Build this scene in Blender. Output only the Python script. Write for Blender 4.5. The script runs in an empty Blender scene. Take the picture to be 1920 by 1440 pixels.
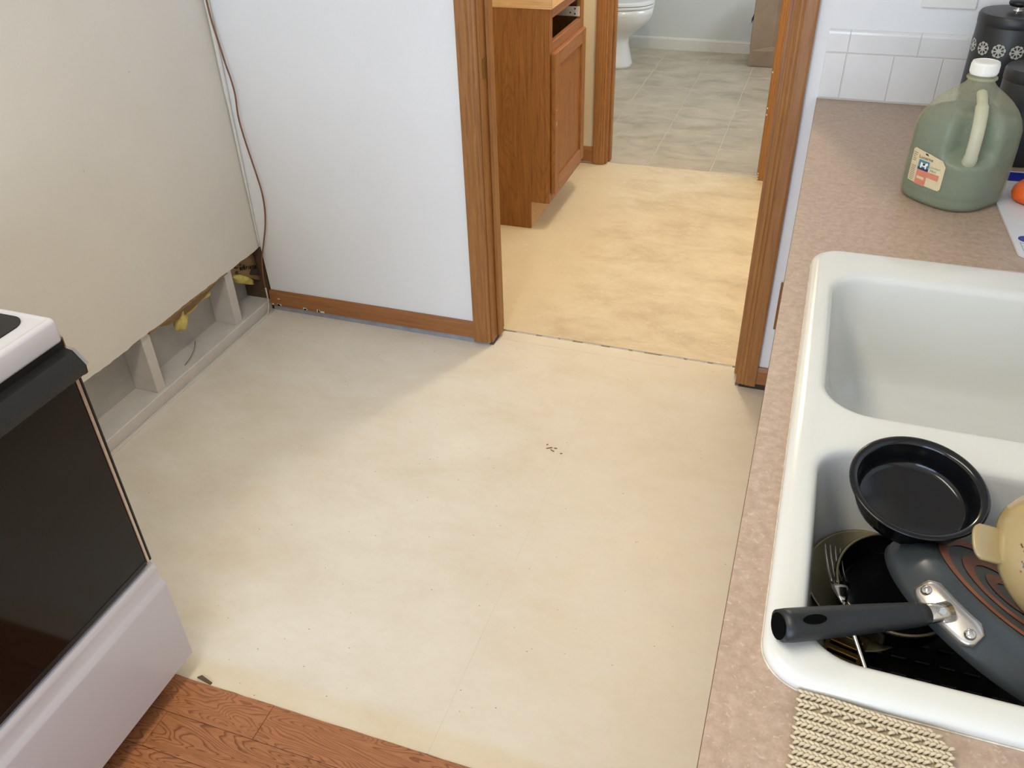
import bpy, bmesh, math, random
from mathutils import Vector, Matrix
random.seed(7)
S = bpy.context.scene
COL = S.collection
PI = math.pi

# ------------------------------------------------------------------ camera
CAM = (1.79632, -2.30960, 1.58553)
F_PX, PITCH, YAW, ROLL = 1594.42, 0.61511, -0.35243, -0.03224
cd = bpy.data.cameras.new('camera'); cam = bpy.data.objects.new('camera', cd); COL.objects.link(cam)
fw = Vector((math.sin(YAW)*math.cos(PITCH), math.cos(YAW)*math.cos(PITCH), -math.sin(PITCH)))
rt = Vector((math.cos(YAW), -math.sin(YAW), 0)); up = rt.cross(fw)
r2 = rt*math.cos(ROLL) + up*math.sin(ROLL); u2 = -rt*math.sin(ROLL) + up*math.cos(ROLL)
M = Matrix((r2, u2, -fw)).transposed().to_4x4(); M.translation = Vector(CAM)
cam.matrix_world = M
cd.sensor_fit = 'HORIZONTAL'; cd.sensor_width = 36.0; cd.lens = F_PX/1920*36.0
cd.clip_start = 0.05; cd.clip_end = 60
S.camera = cam

# ------------------------------------------------------------------ light
W = bpy.data.worlds.new('world'); S.world = W; W.use_nodes = True
W.node_tree.nodes['Background'].inputs[0].default_value = (0.62, 0.76, 1.0, 1)
W.node_tree.nodes['Background'].inputs[1].default_value = 0.25

def area(name, loc, rot, sx, sy, power, color):
    l = bpy.data.lights.new(name, 'AREA'); l.shape = 'RECTANGLE'; l.size = sx; l.size_y = sy
    l.energy = power; l.color = color
    o = bpy.data.objects.new(name, l); o.location = loc; o.rotation_euler = rot; COL.objects.link(o); return o
DAY = (0.80, 0.90, 1.0)
# daylight through the window above the sink, the patio door behind the camera, the bathroom window
area('window_daylight', (2.62, -1.32, 1.62), (0, PI/2, 0), 1.0, 1.2, 3, DAY)
area('patio_daylight', (1.25, -4.32, 1.15), (PI/2, 0, 0), 1.9, 2.0, 88, (0.63, 0.78, 1.0))
area('bathroom_daylight', (2.42, 3.0, 1.7), (0, PI/2, 0), 0.9, 0.9, 30, DAY)

def lamp(name, loc, power, color, radius):
    l = bpy.data.lights.new(name, 'POINT'); l.energy = power; l.color = color; l.shadow_soft_size = radius
    o = bpy.data.objects.new(name, l); o.location = loc; COL.objects.link(o); return o
WARM = (1.0, 0.90, 0.70)
lamp('hall_bulb', (1.305, 0.97, 2.28), 48, WARM, 0.085)
area('kitchen_tubes', (1.15, -2.0, 2.36), (0, 0, 0), 0.30, 1.2, 20, (1.0, 0.91, 0.73))

S.view_settings.view_transform = 'Standard'; S.view_settings.look = 'None'
S.view_settings.exposure = 0.0; S.view_settings.gamma = 1.0
S.view_settings.use_curve_mapping = False

# ------------------------------------------------------------------ helpers
def srgb(r, g, b):
    f = lambda c: (c/255/12.92) if c/255 <= 0.04045 else ((c/255+0.055)/1.055)**2.4
    return (f(r), f(g), f(b), 1)

def mesh_obj(name, verts, faces, mat=None, parent=None, smooth=False):
    me = bpy.data.meshes.new(name); me.from_pydata([tuple(v) for v in verts], [], faces); me.update()
    return link(name, me, mat, parent, smooth)

def link(name, me, mat=None, parent=None, smooth=False, loc=None):
    o = bpy.data.objects.new(name, me); COL.objects.link(o)
    if mat and not me.materials: me.materials.append(mat)
    if parent: o.parent = parent
    if smooth:
        me.polygons.foreach_set('use_smooth', [True]*len(me.polygons))
    if loc: o.location = loc
    return o

def bm_obj(name, bm, mat=None, parent=None, smooth=False, recalc=True):
    if recalc: bmesh.ops.recalc_face_normals(bm, faces=bm.faces)
    me = bpy.data.meshes.new(name); bm.to_mesh(me); bm.free()
    return link(name, me, mat, parent, smooth)

def add_box(bm, x0, x1, y0, y1, z0, z1, bev=0.0, seg=1, mat4=None):
    vs = [bm.verts.new((x, y, z)) for x in (x0, x1) for y in (y0, y1) for z in (z0, z1)]
    fs = [(0,1,3,2),(4,6,7,5),(0,4,5,1),(2,3,7,6),(0,2,6,4),(1,5,7,3)]
    faces = [bm.faces.new([vs[i] for i in f]) for f in fs]
    if mat4: bmesh.ops.transform(bm, matrix=mat4, verts=vs)
    if bev > 0:
        es = list({e for f in faces for e in f.edges})
        bmesh.ops.bevel(bm, geom=es, offset=bev, segments=seg, affect='EDGES', profile=0.5)

def box(name, x0, x1, y0, y1, z0, z1, mat, parent=None, bev=0.0, seg=1, smooth=False):
    bm = bmesh.new(); add_box(bm, x0, x1, y0, y1, z0, z1, bev, seg)
    return bm_obj(name, bm, mat, parent, smooth)

def add_prism(bm, prof, axis, a0, a1):
    """extrude closed 2-D profile along an axis; prof gives the other two coordinates in xyz order"""
    def P(p, a):
        if axis == 'x': return (a, p[0], p[1])
        if axis == 'y': return (p[0], a, p[1])
        return (p[0], p[1], a)
    A = [bm.verts.new(P(p, a0)) for p in prof]; B = [bm.verts.new(P(p, a1)) for p in prof]
    n = len(prof)
    for i in range(n): bm.faces.new((A[i], A[(i+1) % n], B[(i+1) % n], B[i]))
    bm.faces.new(A[::-1]); bm.faces.new(B)

def prism(name, prof, axis, a0, a1, mat, parent=None):
    bm = bmesh.new(); add_prism(bm, prof, axis, a0, a1); return bm_obj(name, bm, mat, parent)

def add_loft(bm, rings, cap0=True, cap1=True):
    R = [[bm.verts.new(p) for p in r] for r in rings]; n = len(R[0])
    for a, b in zip(R[:-1], R[1:]):
        for i in range(n): bm.faces.new((a[i], a[(i+1) % n], b[(i+1) % n], b[i]))
    if cap0: bm.faces.new(R[0][::-1])
    if cap1: bm.faces.new(R[-1])
    return R

def add_lathe(bm, prof, n=40, c=(0, 0, 0), cap0=True, cap1=True, mat4=None):
    rings = []
    for r, z in prof:
        rings.append([Vector((c[0]+r*math.cos(2*PI*i/n), c[1]+r*math.sin(2*PI*i/n), c[2]+z)) for i in range(n)])
    if mat4: rings = [[mat4 @ p for p in r] for r in rings]
    return add_loft(bm, rings, cap0, cap1)

def spline(pts, k=6):
    P = [Vector(p) for p in pts]; out = []
    for i in range(len(P)-1):
        p0 = P[max(i-1, 0)]; p1 = P[i]; p2 = P[i+1]; p3 = P[min(i+2, len(P)-1)]
        for j in range(k):
            t = j/k
            out.append(0.5*((2*p1)+(p2-p0)*t+(2*p0-5*p1+4*p2-p3)*t*t+(3*p1-p0-3*p2+p3)*t**3))
    out.append(P[-1]); return out

def add_tube(bm, pts, rad, n=8, ell=(1, 1)):
    pts = [Vector(p) for p in pts]
    rs = rad if isinstance(rad, (list, tuple)) else [rad]*len(pts)
    rings = []; ref = None
    for i, p in enumerate(pts):
        t = (pts[min(i+1, len(pts)-1)]-pts[max(i-1, 0)]).normalized()
        if ref is None:
            ref = Vector((0, 0, 1)) if abs(t.z) < 0.9 else Vector((1, 0, 0))
        a = (ref - t*ref.dot(t)).normalized(); b = t.cross(a); ref = a
        rings.append([p + rs[i]*(a*math.cos(2*PI*k/n)*ell[0]+b*math.sin(2*PI*k/n)*ell[1]) for k in range(n)])
    add_loft(bm, rings)

def tube(name, pts, rad, mat, parent=None, n=8, ell=(1, 1)):
    bm = bmesh.new(); add_tube(bm, pts, rad, n, ell); return bm_obj(name, bm, mat, parent, True)

def thing(name, label, cat, loc=(0, 0, 0), group=None):
    o = bpy.data.objects.new(name, None); COL.objects.link(o); o.location = loc
    o.empty_display_size = 0.05
    return tag(o, label, cat, group)

def tag(o, label, cat, group=None):
    o['label'] = label; o['category'] = cat
    if group: o['group'] = group
    return o

def struct(o):
    o['kind'] = 'structure'; return o

def sroot(name, loc=(0, 0, 0)):
    o = bpy.data.objects.new(name, None); COL.objects.link(o); o.location = loc; o.empty_display_size = 0.05
    return struct(o)

def smooth_by_angle(o, ang=40):
    me = o.data
    me.polygons.foreach_set('use_smooth', [True]*len(me.polygons))
    bm = bmesh.new(); bm.from_mesh(me)
    for e in bm.edges:
        if len(e.link_faces) == 2 and e.calc_face_angle(0) > math.radians(ang): e.smooth = False
    bm.to_mesh(me); bm.free()
    return o

# ------------------------------------------------------------------ materials
class NT:
    def __init__(s, name):
        s.m = bpy.data.materials.new(name); s.m.use_nodes = True
        s.t = s.m.node_tree; s.b = s.t.nodes['Principled BSDF']; s.tc = s.t.nodes.new('ShaderNodeTexCoord')
    def n(s, typ, **kw):
        x = s.t.nodes.new(typ)
        for k, v in kw.items(): setattr(x, k, v)
        return x
    def l(s, a, b): s.t.links.new(a, b)
    def val(s, sock, v): sock.default_value = v
    def map(s, scale=(1, 1, 1), rot=(0, 0, 0), loc=(0, 0, 0)):
        m = s.n('ShaderNodeMapping'); m.inputs['Scale'].default_value = scale; m.inputs['Rotation'].default_value = rot
        m.inputs['Location'].default_value = loc
        s.l(s.tc.outputs['Object'], m.inputs[0]); return m.outputs[0]
    def noise(s, vec, scale=5, detail=4, rough=0.55, dist=0.0):
        n = s.n('ShaderNodeTexNoise'); n.inputs['Scale'].default_value = scale; n.inputs['Detail'].default_value = detail
        n.inputs['Roughness'].default_value = rough; n.inputs['Distortion'].default_value = dist
        if vec: s.l(vec, n.inputs['Vector'])
        return n.outputs['Fac']
    def ramp(s, fac, stops):
        r = s.n('ShaderNodeValToRGB'); e = r.color_ramp.elements
        e[0].position, e[0].color = stops[0]; e[1].position, e[1].color = stops[-1]
        for p, c in stops[1:-1]:
            k = e.new(p); k.color = c
        s.l(fac, r.inputs[0]); return r.outputs['Color']
    def mix(s, fac, a, b, mode='MIX'):
        m = s.n('ShaderNodeMix', data_type='RGBA', blend_type=mode)
        if hasattr(fac, 'links'): s.l(fac, m.inputs[0])
        else: m.inputs[0].default_value = fac
        for i, v in ((6, a), (7, b)):
            if hasattr(v, 'links'): s.l(v, m.inputs[i])
            else: m.inputs[i].default_value = v
        return m.outputs[2]
    def math(s, op, a, b=None, c=None):
        m = s.n('ShaderNodeMath', operation=op)
        for i, v in enumerate((a, b, c)):
            if v is None: continue
            if hasattr(v, 'links'): s.l(v, m.inputs[i])
            else: m.inputs[i].default_value = v
        return m.outputs[0]
    def maprange(s, v, a, b, c=0.0, d=1.0):
        m = s.n('ShaderNodeMapRange', interpolation_type='SMOOTHSTEP')
        s.l(v, m.inputs[0])
        for i, x in zip((1, 2, 3, 4), (a, b, c, d)): m.inputs[i].default_value = x
        return m.outputs[0]
    def bump(s, h, strength=0.2, dist=0.002):
        b = s.n('ShaderNodeBump'); b.inputs['Strength'].default_value = strength; b.inputs['Distance'].default_value = dist
        s.l(h, b.inputs['Height']); s.l(b.outputs[0], s.b.inputs['Normal'])
    def col(s, c):
        if hasattr(c, 'links'): s.l(c, s.b.inputs['Base Color'])
        else: s.b.inputs['Base Color'].default_value = c
    def set(s, rough=0.5, metal=0.0, spec=0.5, coat=0.0):
        s.b.inputs['Roughness'].default_value = rough; s.b.inputs['Metallic'].default_value = metal
        s.b.inputs['Specular IOR Level'].default_value = spec; s.b.inputs['Coat Weight'].default_value = coat
        return s

G = lambda v: (v, v, v, 1)

def plain(name, c, rough=0.5, metal=0.0, spec=0.5, coat=0.0, var=0.06, scale=30, bump=0.0, bscale=200):
    t = NT(name); f = t.noise(t.map(), scale, 3)
    d = tuple(max(0, x*(1-var)) for x in c[:3])+(1,)
    e = tuple(min(1, x*(1+var)) for x in c[:3])+(1,)
    t.col(t.ramp(f, [(0.3, d), (0.7, e)]))
    if bump: t.bump(t.noise(t.map(), bscale, 2), bump, 0.001)
    t.set(rough, metal, spec, coat); return t.m

def wood(name, light, mid, dark, axis, rough=0.42, fine=1.0, cathedral=0.0, rnd=False):
    t = NT(name)
    sc = {'x': (1.2, 22, 22), 'y': (22, 1.2, 22), 'z': (22, 22, 1.2)}[axis]
    v = t.map(sc)
    g = t.noise(v, 6*fine, 6, 0.6, 0.4)
    c = t.ramp(g, [(0.28, dark), (0.47, mid), (0.7, light)])
    pores = t.noise(t.map(tuple(x*(9 if x > 2 else 3) for x in sc)), 4, 2, 0.6)
    c = t.mix(t.maprange(pores, 0.60, 0.72, 0, 0.55), c, dark)
    if cathedral:
        sc2 = {'x': (1.0, 6, 6), 'y': (6, 1.0, 6), 'z': (6, 6, 0.9)}[axis]
        n2 = t.noise(t.map(sc2), 1.6, 1.5, 0.4, 0.3)
        ring = t.math('FRACT', t.math('MULTIPLY', n2, 22))
        line = t.maprange(t.math('ABSOLUTE', t.math('SUBTRACT', ring, 0.5)), 0.30, 0.5, 0, cathedral)
        c = t.mix(line, c, dark)
    big = t.noise(t.map(), 2.2, 2)
    c = t.mix(t.maprange(big, 0.35, 0.7, 0, 0.25), c, mid)
    t.col(c); t.bump(pores, 0.15, 0.0006); t.set(rough, 0, 0.5); return t.m

OAK_Z = wood('oak_vertical', srgb(165, 116, 62), srgb(152, 102, 52), srgb(128, 82, 42), 'z')
OAK_X = wood('oak_horizontal', srgb(165, 111, 62), srgb(152, 99, 54), srgb(130, 81, 42), 'x')
CAB_Z = wood('cabinet_oak', srgb(160, 106, 44), srgb(146, 93, 36), srgb(116, 69, 24), 'z', 0.45, 0.7, 0.5)
CAB_Y = wood('cabinet_oak_rail', srgb(162, 108, 68), srgb(150, 98, 60), srgb(124, 76, 44), 'y', 0.45)
SUBST = wood('bare_top', srgb(226, 190, 146), srgb(214, 174, 128), srgb(186, 142, 98), 'x', 0.6)

def wall_paint(name, c, smudge=0.12, lowdirt=None):
    t = NT(name); f = t.noise(t.map(), 3.0, 4, 0.6)
    d = tuple(x*(1-smudge) for x in c[:3])+(1,)
    cc = t.ramp(f, [(0.32, d), (0.66, c)])
    sp = t.noise(t.map(), 70, 2, 0.5)
    cc = t.mix(t.maprange(sp, 0.76, 0.82, 0, 0.5), cc, srgb(120, 112, 100))
    t.col(cc); t.bump(t.noise(t.map(), 130, 5, 0.6), 0.22, 0.0022); t.set(0.72, 0, 0.3); return t.m
WALL = wall_paint('painted_drywall', srgb(230, 226, 216), 0.05)
WALLB = wall_paint('painted_drywall_back', srgb(234, 235, 236), 0.03)
CEIL = wall_paint('ceiling_paint', srgb(235, 232, 226), 0.03)
BATHW = wall_paint('bathroom_paint', srgb(205, 207, 205), 0.03)
HALLW = wall_paint('hall_paint', srgb(228, 216, 190), 0.03)
TRIMW = plain('white_trim_paint', srgb(214, 211, 202), 0.45, var=0.03)
FRAMEW = plain('cavity_white_paint', srgb(214, 210, 204), 0.6, var=0.06, scale=14, bump=0.3, bscale=60)
SHEATH = plain('painted_sheathing', srgb(186, 186, 180), 0.7, var=0.12, scale=9, bump=0.2, bscale=50)
DARKGAP = plain('grey_gap_board', srgb(150, 152, 158), 0.8, var=0.15, scale=25)
DARKVOID = plain('dark_cavity', srgb(58, 50, 42), 0.9, var=0.2)

def vinyl(name, base, dirt, pale, smear, yellow=False, seed=0.0):
    t = NT(name)
    a = t.noise(t.map((1.0, 1.7, 1), loc=(seed, 0, 0)), 4.0, 9, 0.72, 0.25)
    c = t.ramp(a, [(0.30, dirt), (0.50, base), (0.72, pale)])
    s1 = t.noise(t.map((5, 15, 1), rot=(0, 0, 0.06), loc=(seed, 2, 0)), 6.0, 6, 0.72, 1.5)
    c = t.mix(t.maprange(s1, 0.58, 0.68, 0, smear), c, pale)
    s2 = t.noise(t.map((3, 6, 1), rot=(0, 0, -0.08), loc=(seed, 7, 0)), 4.0, 8, 0.75, 1.6)
    c = t.mix(t.maprange(s2, 0.53, 0.72, 0, smear), c, dirt)
    if not yellow:
        sx = t.n('ShaderNodeSeparateXYZ'); t.l(t.tc.outputs['Object'], sx.inputs[0])
        wx = t.math('ADD', sx.outputs[0], t.math('MULTIPLY', t.math('SUBTRACT', t.noise(t.map(), 3, 3), 0.5), 0.35))
        clean = t.math('MULTIPLY', t.maprange(wx, 0.90, 1.12, 1, 0), 0.8)
        c = t.mix(clean, c, base)
        s3 = t.noise(t.map((7, 24, 1), rot=(0, 0, 0.12), loc=(5, 1, 0)), 5.0, 3, 0.6, 1.0)
        c = t.mix(t.maprange(s3, 0.66, 0.71, 0, 0.75), c, srgb(236, 226, 204))
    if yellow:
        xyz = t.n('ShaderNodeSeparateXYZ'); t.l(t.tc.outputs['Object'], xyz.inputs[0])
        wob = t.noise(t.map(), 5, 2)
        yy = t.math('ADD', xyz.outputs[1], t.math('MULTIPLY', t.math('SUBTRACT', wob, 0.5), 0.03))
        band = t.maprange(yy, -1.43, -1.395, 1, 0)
        counter_shade = t.math('MULTIPLY', t.maprange(xyz.outputs[0], 0.95, 1.75, 0, 0.5), t.maprange(t.noise(t.map(), 3.0, 4, 0.6), 0.25, 0.7, 0.5, 1.0))  # shading by the counter, painted as a yellower tint towards it
        c = t.mix(counter_shade, c, srgb(214, 196, 164))
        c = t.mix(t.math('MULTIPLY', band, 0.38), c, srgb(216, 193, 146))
    v = t.n('ShaderNodeTexVoronoi'); v.inputs['Scale'].default_value = 34; t.l(t.map((1, 1.8, 1), rot=(0, 0, 0.5)), v.inputs['Vector'])
    rn = t.n('ShaderNodeSeparateColor'); t.l(v.outputs['Color'], rn.inputs[0])
    speck = t.math('MULTIPLY', t.maprange(v.outputs['Distance'], 0.05, 0.085, 1, 0), t.maprange(rn.outputs[0], 0.80, 0.82, 0, 1))
    c = t.mix(t.math('MULTIPLY', speck, 0.75), c, srgb(110, 92, 70))
    t.col(c)
    rgh = t.maprange(a, 0.3, 0.7, 0.36, 0.48); t.l(rgh, t.b.inputs['Roughness'])
    t.bump(t.math('ADD', t.noise(t.map((2, 8, 1)), 12, 4, 0.6, 0.5), t.math('MULTIPLY', s1, 0.6)), 0.10, 0.0012)
    t.b.inputs['Specular IOR Level'].default_value = 0.45
    return t.m
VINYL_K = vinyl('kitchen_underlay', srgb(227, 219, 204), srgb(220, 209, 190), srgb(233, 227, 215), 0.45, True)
VINYL_H = vinyl('hall_underlay', srgb(216, 200, 172), srgb(193, 174, 143), srgb(228, 216, 192), 0.55, False, 3.7)

def plank_mat():
    t = NT('oak_laminate')
    oi = t.n('ShaderNodeObjectInfo')
    comb = t.n('ShaderNodeCombineXYZ')
    t.l(t.math('MULTIPLY', oi.outputs['Random'], 13.0), comb.inputs[0]); t.l(t.math('MULTIPLY', oi.outputs['Random'], 5.0), comb.inputs[1])
    add = t.n('ShaderNodeVectorMath', operation='ADD'); t.l(t.tc.outputs['Object'], add.inputs[0]); t.l(comb.outputs[0], add.inputs[1])
    def mp(sc):
        m = t.n('ShaderNodeMapping'); m.inputs['Scale'].default_value = sc; t.l(add.outputs[0], m.inputs[0]); return m.outputs[0]
    n = t.noise(mp((1.9, 11, 1)), 1.5, 2.5, 0.45, 0.45)
    ring = t.math('FRACT', t.math('MULTIPLY', n, 32))
    line = t.maprange(ring, 0.50, 0.92, 0, 1)
    line = t.math('MULTIPLY', line, t.maprange(ring, 0.93, 1.0, 1, 0))
    base = t.ramp(t.noise(mp((4, 30, 1)), 5, 4), [(0.3, srgb(152, 98, 62)), (0.7, srgb(176, 117, 76))])
    c = t.mix(t.math('MULTIPLY', line, 0.85), base, srgb(106, 60, 34))
    pores = t.noise(mp((14, 260, 1)), 3, 2)
    c = t.mix(t.maprange(pores, 0.58, 0.70, 0, 0.4), c, srgb(122, 74, 46))
    knot = t.noise(mp((3.2, 6, 1)), 1.9, 1)
    c = t.mix(t.maprange(knot, 0.70, 0.80, 0, 0.7), c, srgb(88, 52, 32))
    tint = t.math('MULTIPLY', oi.outputs['Random'], 0.22)
    c = t.mix(tint, c, srgb(184, 122, 82))
    t.col(c); t.set(0.33, 0, 0.5); return t.m
PLANK = plank_mat()

def bath_tile():
    t = NT('bath_tile'); oi = t.n('ShaderNodeObjectInfo')
    n = t.noise(t.map((1, 1.6, 1)), 5, 5, 0.6, 0.6)
    c = t.ramp(n, [(0.3, srgb(154, 142, 124)), (0.5, srgb(186, 172, 151)), (0.7, srgb(202, 189, 169))])
    c = t.mix(t.math('MULTIPLY', oi.outputs['Random'], 0.3), c, srgb(172, 162, 144))
    t.col(c); t.set(0.35, 0, 0.5); t.bump(n, 0.1, 0.001); return t.m
BTILE = bath_tile()
GROUT = plain('grout', srgb(192, 184, 165), 0.85, var=0.08)
FILLER = plain('grey_filler', srgb(186, 186, 190), 0.8, var=0.12, scale=60)
SUBFLOOR = plain('subfloor', srgb(152, 150, 150), 0.85, var=0.12, scale=40)

def counter_mat():
    t = NT('speckled_laminate')
    a = t.noise(t.map(), 90, 6, 0.75)
    c = t.ramp(a, [(0.34, srgb(163, 140, 122)), (0.50, srgb(174, 151, 133)), (0.66, srgb(185, 163, 145))])
    v = t.noise(t.map(), 230, 2, 0.5, 0.6)
    c = t.mix(t.maprange(v, 0.62, 0.70, 0, 0.35), c, srgb(214, 197, 182))
    v2 = t.noise(t.map(loc=(3, 1, 0)), 170, 2, 0.5, 0.6)
    c = t.mix(t.maprange(v2, 0.64, 0.72, 0, 0.3), c, srgb(158, 132, 114))
    t.col(c); t.set(0.38, 0, 0.45); return t.m
COUNTER = counter_mat()
EDGE = plain('laminate_seam', srgb(96, 66, 44), 0.7)
ENAMEL = plain('white_enamel', srgb(216, 216, 211), 0.16, spec=0.55, coat=0.3, var=0.02, scale=6)
RANGEW = plain('range_white', srgb(200, 198, 202), 0.25, coat=0.3, var=0.015, scale=8)
GLASSB = plain('black_oven_glass', srgb(14, 11, 10), 0.07, spec=0.3, var=0.2, scale=3)
BLACKP = plain('black_plastic', srgb(22, 22, 23), 0.38, spec=0.45, var=0.15, scale=60)
HANDLEM = plain('handle_bakelite', srgb(24, 27, 30), 0.42, spec=0.45, var=0.2, scale=50)
NONSTICK = plain('black_enamel', srgb(12, 13, 15), 0.16, spec=0.5, var=0.2, scale=20)
PANGREY = plain('pan_grey_enamel', srgb(52, 58, 62), 0.34, spec=0.5, var=0.14, scale=14)
COPPER = plain('copper_print', srgb(134, 76, 48), 0.42, spec=0.4, var=0.15, scale=30)
STEEL = plain('brushed_steel', srgb(196, 190, 182), 0.28, metal=1.0, var=0.06, scale=60)
CHROME = plain('chrome', srgb(205, 200, 192), 0.12, metal=1.0, var=0.03)
DULLMETAL = plain('dull_metal', srgb(150, 140, 112), 0.36, metal=0.6, var=0.12, scale=16)
BRASS = plain('aged_brass', srgb(134, 106, 56), 0.4, metal=0.9, var=0.15)
CREAM = plain('cream_ceramic', srgb(164, 143, 100), 0.2, coat=0.3, var=0.04, scale=10)  # cream darkened to carry the shade the dish lies in
CAPW = plain('white_cap', srgb(240, 237, 228), 0.4, var=0.02)
PORC = plain('porcelain', srgb(226, 226, 226), 0.12, coat=0.4, var=0.01)
WTILE = plain('white_glazed_tile', srgb(228, 227, 225), 0.18, coat=0.3, var=0.03, scale=12)
TGROUT = plain('white_grout', srgb(212, 209, 203), 0.8, var=0.04)
CANB = plain('canister_black', srgb(38, 40, 42), 0.38, spec=0.5, var=0.12, scale=22)
KNIT = plain('cotton_yarn', srgb(204, 190, 164), 0.85, var=0.10, scale=70, bump=0.5, bscale=900)
KNITD = plain('cotton_yarn_shadow', srgb(166, 150, 124), 0.9, var=0.1, scale=60)
BAGM = plain('kraft_bag', srgb(146, 124, 102), 0.75, var=0.10, scale=8)
BLUEINK = plain('blue_ink', srgb(78, 92, 150), 0.6, var=0.15)
CORD = plain('brown_cord', srgb(126, 84, 56), 0.5, var=0.1)
CORDW = plain('bare_cord_end', srgb(206, 198, 182), 0.5, var=0.2, scale=80)
KRAFT = plain('kraft_facing', srgb(152, 122, 84), 0.7, var=0.15, scale=18)
INSUL = plain('yellow_fiberglass', srgb(214, 196, 112), 0.95, var=0.18, scale=40, bump=0.8, bscale=260)
INK = plain('dark_print', srgb(62, 46, 34), 0.8)
TRAYB = plain('black_tray', srgb(16, 15, 14), 0.35, var=0.2, scale=30)
CAULK = plain('caulk', srgb(222, 222, 214), 0.5, var=0.04)
SLATEB = plain('handle_bore', srgb(5, 5, 5), 0.9, spec=0.05)
PAPERW = plain('white_card', srgb(214, 216, 220), 0.35, var=0.02)
BLUEP = plain('blue_plastic', srgb(28, 38, 150), 0.35, var=0.08)
ORANGE = plain('orange_sponge', srgb(226, 98, 28), 0.5, var=0.15, scale=60)
ORANGED = plain('orange_net', srgb(196, 66, 20), 0.45, var=0.1)
GREYLINE = plain('grey_print', srgb(150, 155, 168), 0.6)
SNOW = plain('snowflake_print', srgb(196, 196, 188), 0.5, var=0.03)
LBLC = plain('label_paper', srgb(214, 198, 160), 0.55, var=0.06, scale=60)
LBLBLUE = plain('label_blue', srgb(70, 130, 152), 0.5, var=0.1)
LBLNAVY = plain('label_navy', srgb(40, 52, 92), 0.5)
LBLRED = plain('label_red', srgb(206, 130, 104), 0.55, var=0.1, scale=90)
LBLTEAL = plain('label_teal', srgb(112, 150, 146), 0.55)
LBLDARK = plain('label_black', srgb(54, 46, 40), 0.6)
LBLGREY = plain('label_grey', srgb(142, 134, 110), 0.6)
FLOWER = plain('flower_blue', srgb(88, 86, 128), 0.4)
LEAF = plain('flower_leaf', srgb(70, 62, 50), 0.4)
FLOWRED = plain('flower_red', srgb(150, 84, 66), 0.4)
PLATEO = plain('plastic_outlet', srgb(232, 230, 224), 0.35, var=0.02)
DRAWERW = plain('white_metal_slide', srgb(214, 208, 196), 0.4, var=0.04)
DARKIN = plain('cabinet_inside', srgb(92, 72, 54), 0.7, var=0.1)
WEAR = plain('bare_chip', srgb(226, 214, 192), 0.7)

def jug_mat(name, clear):
    t = NT(name); out = t.t.nodes['Material Output']
    f = t.noise(t.map(), 14, 4)
    c = t.ramp(f, [(0.3, srgb(222, 218, 188)), (0.7, srgb(234, 232, 210))])
    t.col(c); t.set(0.34, 0, 0.5)
    tr = t.n('ShaderNodeBsdfTranslucent'); t.l(c, tr.inputs[0])
    tp = t.n('ShaderNodeBsdfTransparent'); tp.inputs[0].default_value = (0.92, 0.94, 0.86, 1)
    m1 = t.n('ShaderNodeMixShader'); m1.inputs[0].default_value = 0.35; t.l(t.b.outputs[0], m1.inputs[1]); t.l(tr.outputs[0], m1.inputs[2])
    m2 = t.n('ShaderNodeMixShader'); m2.inputs[0].default_value = clear; t.l(m1.outputs[0], m2.inputs[1]); t.l(tp.outputs[0], m2.inputs[2])
    t.l(m2.outputs[0], out.inputs[0]); return t.m
JUG = jug_mat('cloudy_hdpe', 0.70); JUGH = jug_mat('cloudy_hdpe_handle', 0.18)
def liquid_mat():
    t = NT('green_liquid'); out = t.t.nodes['Material Output']
    xyz = t.n('ShaderNodeSeparateXYZ'); t.l(t.tc.outputs['Object'], xyz.inputs[0])
    f = t.noise(t.map(), 8, 2)
    c = t.ramp(f, [(0.3, srgb(104, 128, 116)), (0.7, srgb(114, 138, 126))])
    t.col(c); t.set(0.25, 0, 0.3)
    tr = t.n('ShaderNodeBsdfTranslucent'); t.l(c, tr.inputs[0])
    m1 = t.n('ShaderNodeMixShader'); m1.inputs[0].default_value = 0.35; t.l(t.b.outputs[0], m1.inputs[1]); t.l(tr.outputs[0], m1.inputs[2])
    t.l(m1.outputs[0], out.inputs[0]); return t.m
LIQ = liquid_mat()

# ================================================================== SETTING
H = 2.44
# ---- floor -----------------------------------------------------------------
floor = struct(box('floor', -0.3, 2.6, -4.3, 4.2, -0.12, -0.006, SUBFLOOR))
# kitchen underlayment sheets meet in a seam at x = 1.281 (as a hairline); the front edge is a ragged knife cut
def sheet(name, x0, x1, y0, y1, mat, ragged=None, z=0.0):
    n = max(4, int((x1-x0)/0.03)); vt = []; fc = []
    for i in range(n+1):
        x = x0+(x1-x0)*i/n
        a, b = y0, y1
        if ragged == 'front': a += random.uniform(-0.0004, 0.0016)
        if ragged == 'back': b += random.uniform(-0.003, 0.003)
        vt += [(x, a, z), (x, b, z), (x, a, z-0.006), (x, b, z-0.006)]
    for i in range(n):
        k = 4*i
        fc += [(k, k+4, k+5, k+1), (k+2, k+3, k+7, k+6), (k, k+2, k+6, k+4), (k+1, k+5, k+7, k+3)]
    fc += [(0, 1, 3, 2), (4*n, 4*n+2, 4*n+3, 4*n+1)]
    return mesh_obj(name, vt, fc, mat, floor)
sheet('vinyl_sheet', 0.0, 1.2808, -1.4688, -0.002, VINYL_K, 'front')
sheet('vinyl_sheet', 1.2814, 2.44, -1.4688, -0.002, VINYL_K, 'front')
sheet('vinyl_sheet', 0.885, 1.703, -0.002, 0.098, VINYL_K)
sheet('vinyl_sheet', 0.19, 2.44, 0.1085, 1.782, VINYL_H, 'back')
box('seam_putty', 1.2806, 1.2816, -1.466, -0.002, -0.006, -0.0004, CORDW, floor)
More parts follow.
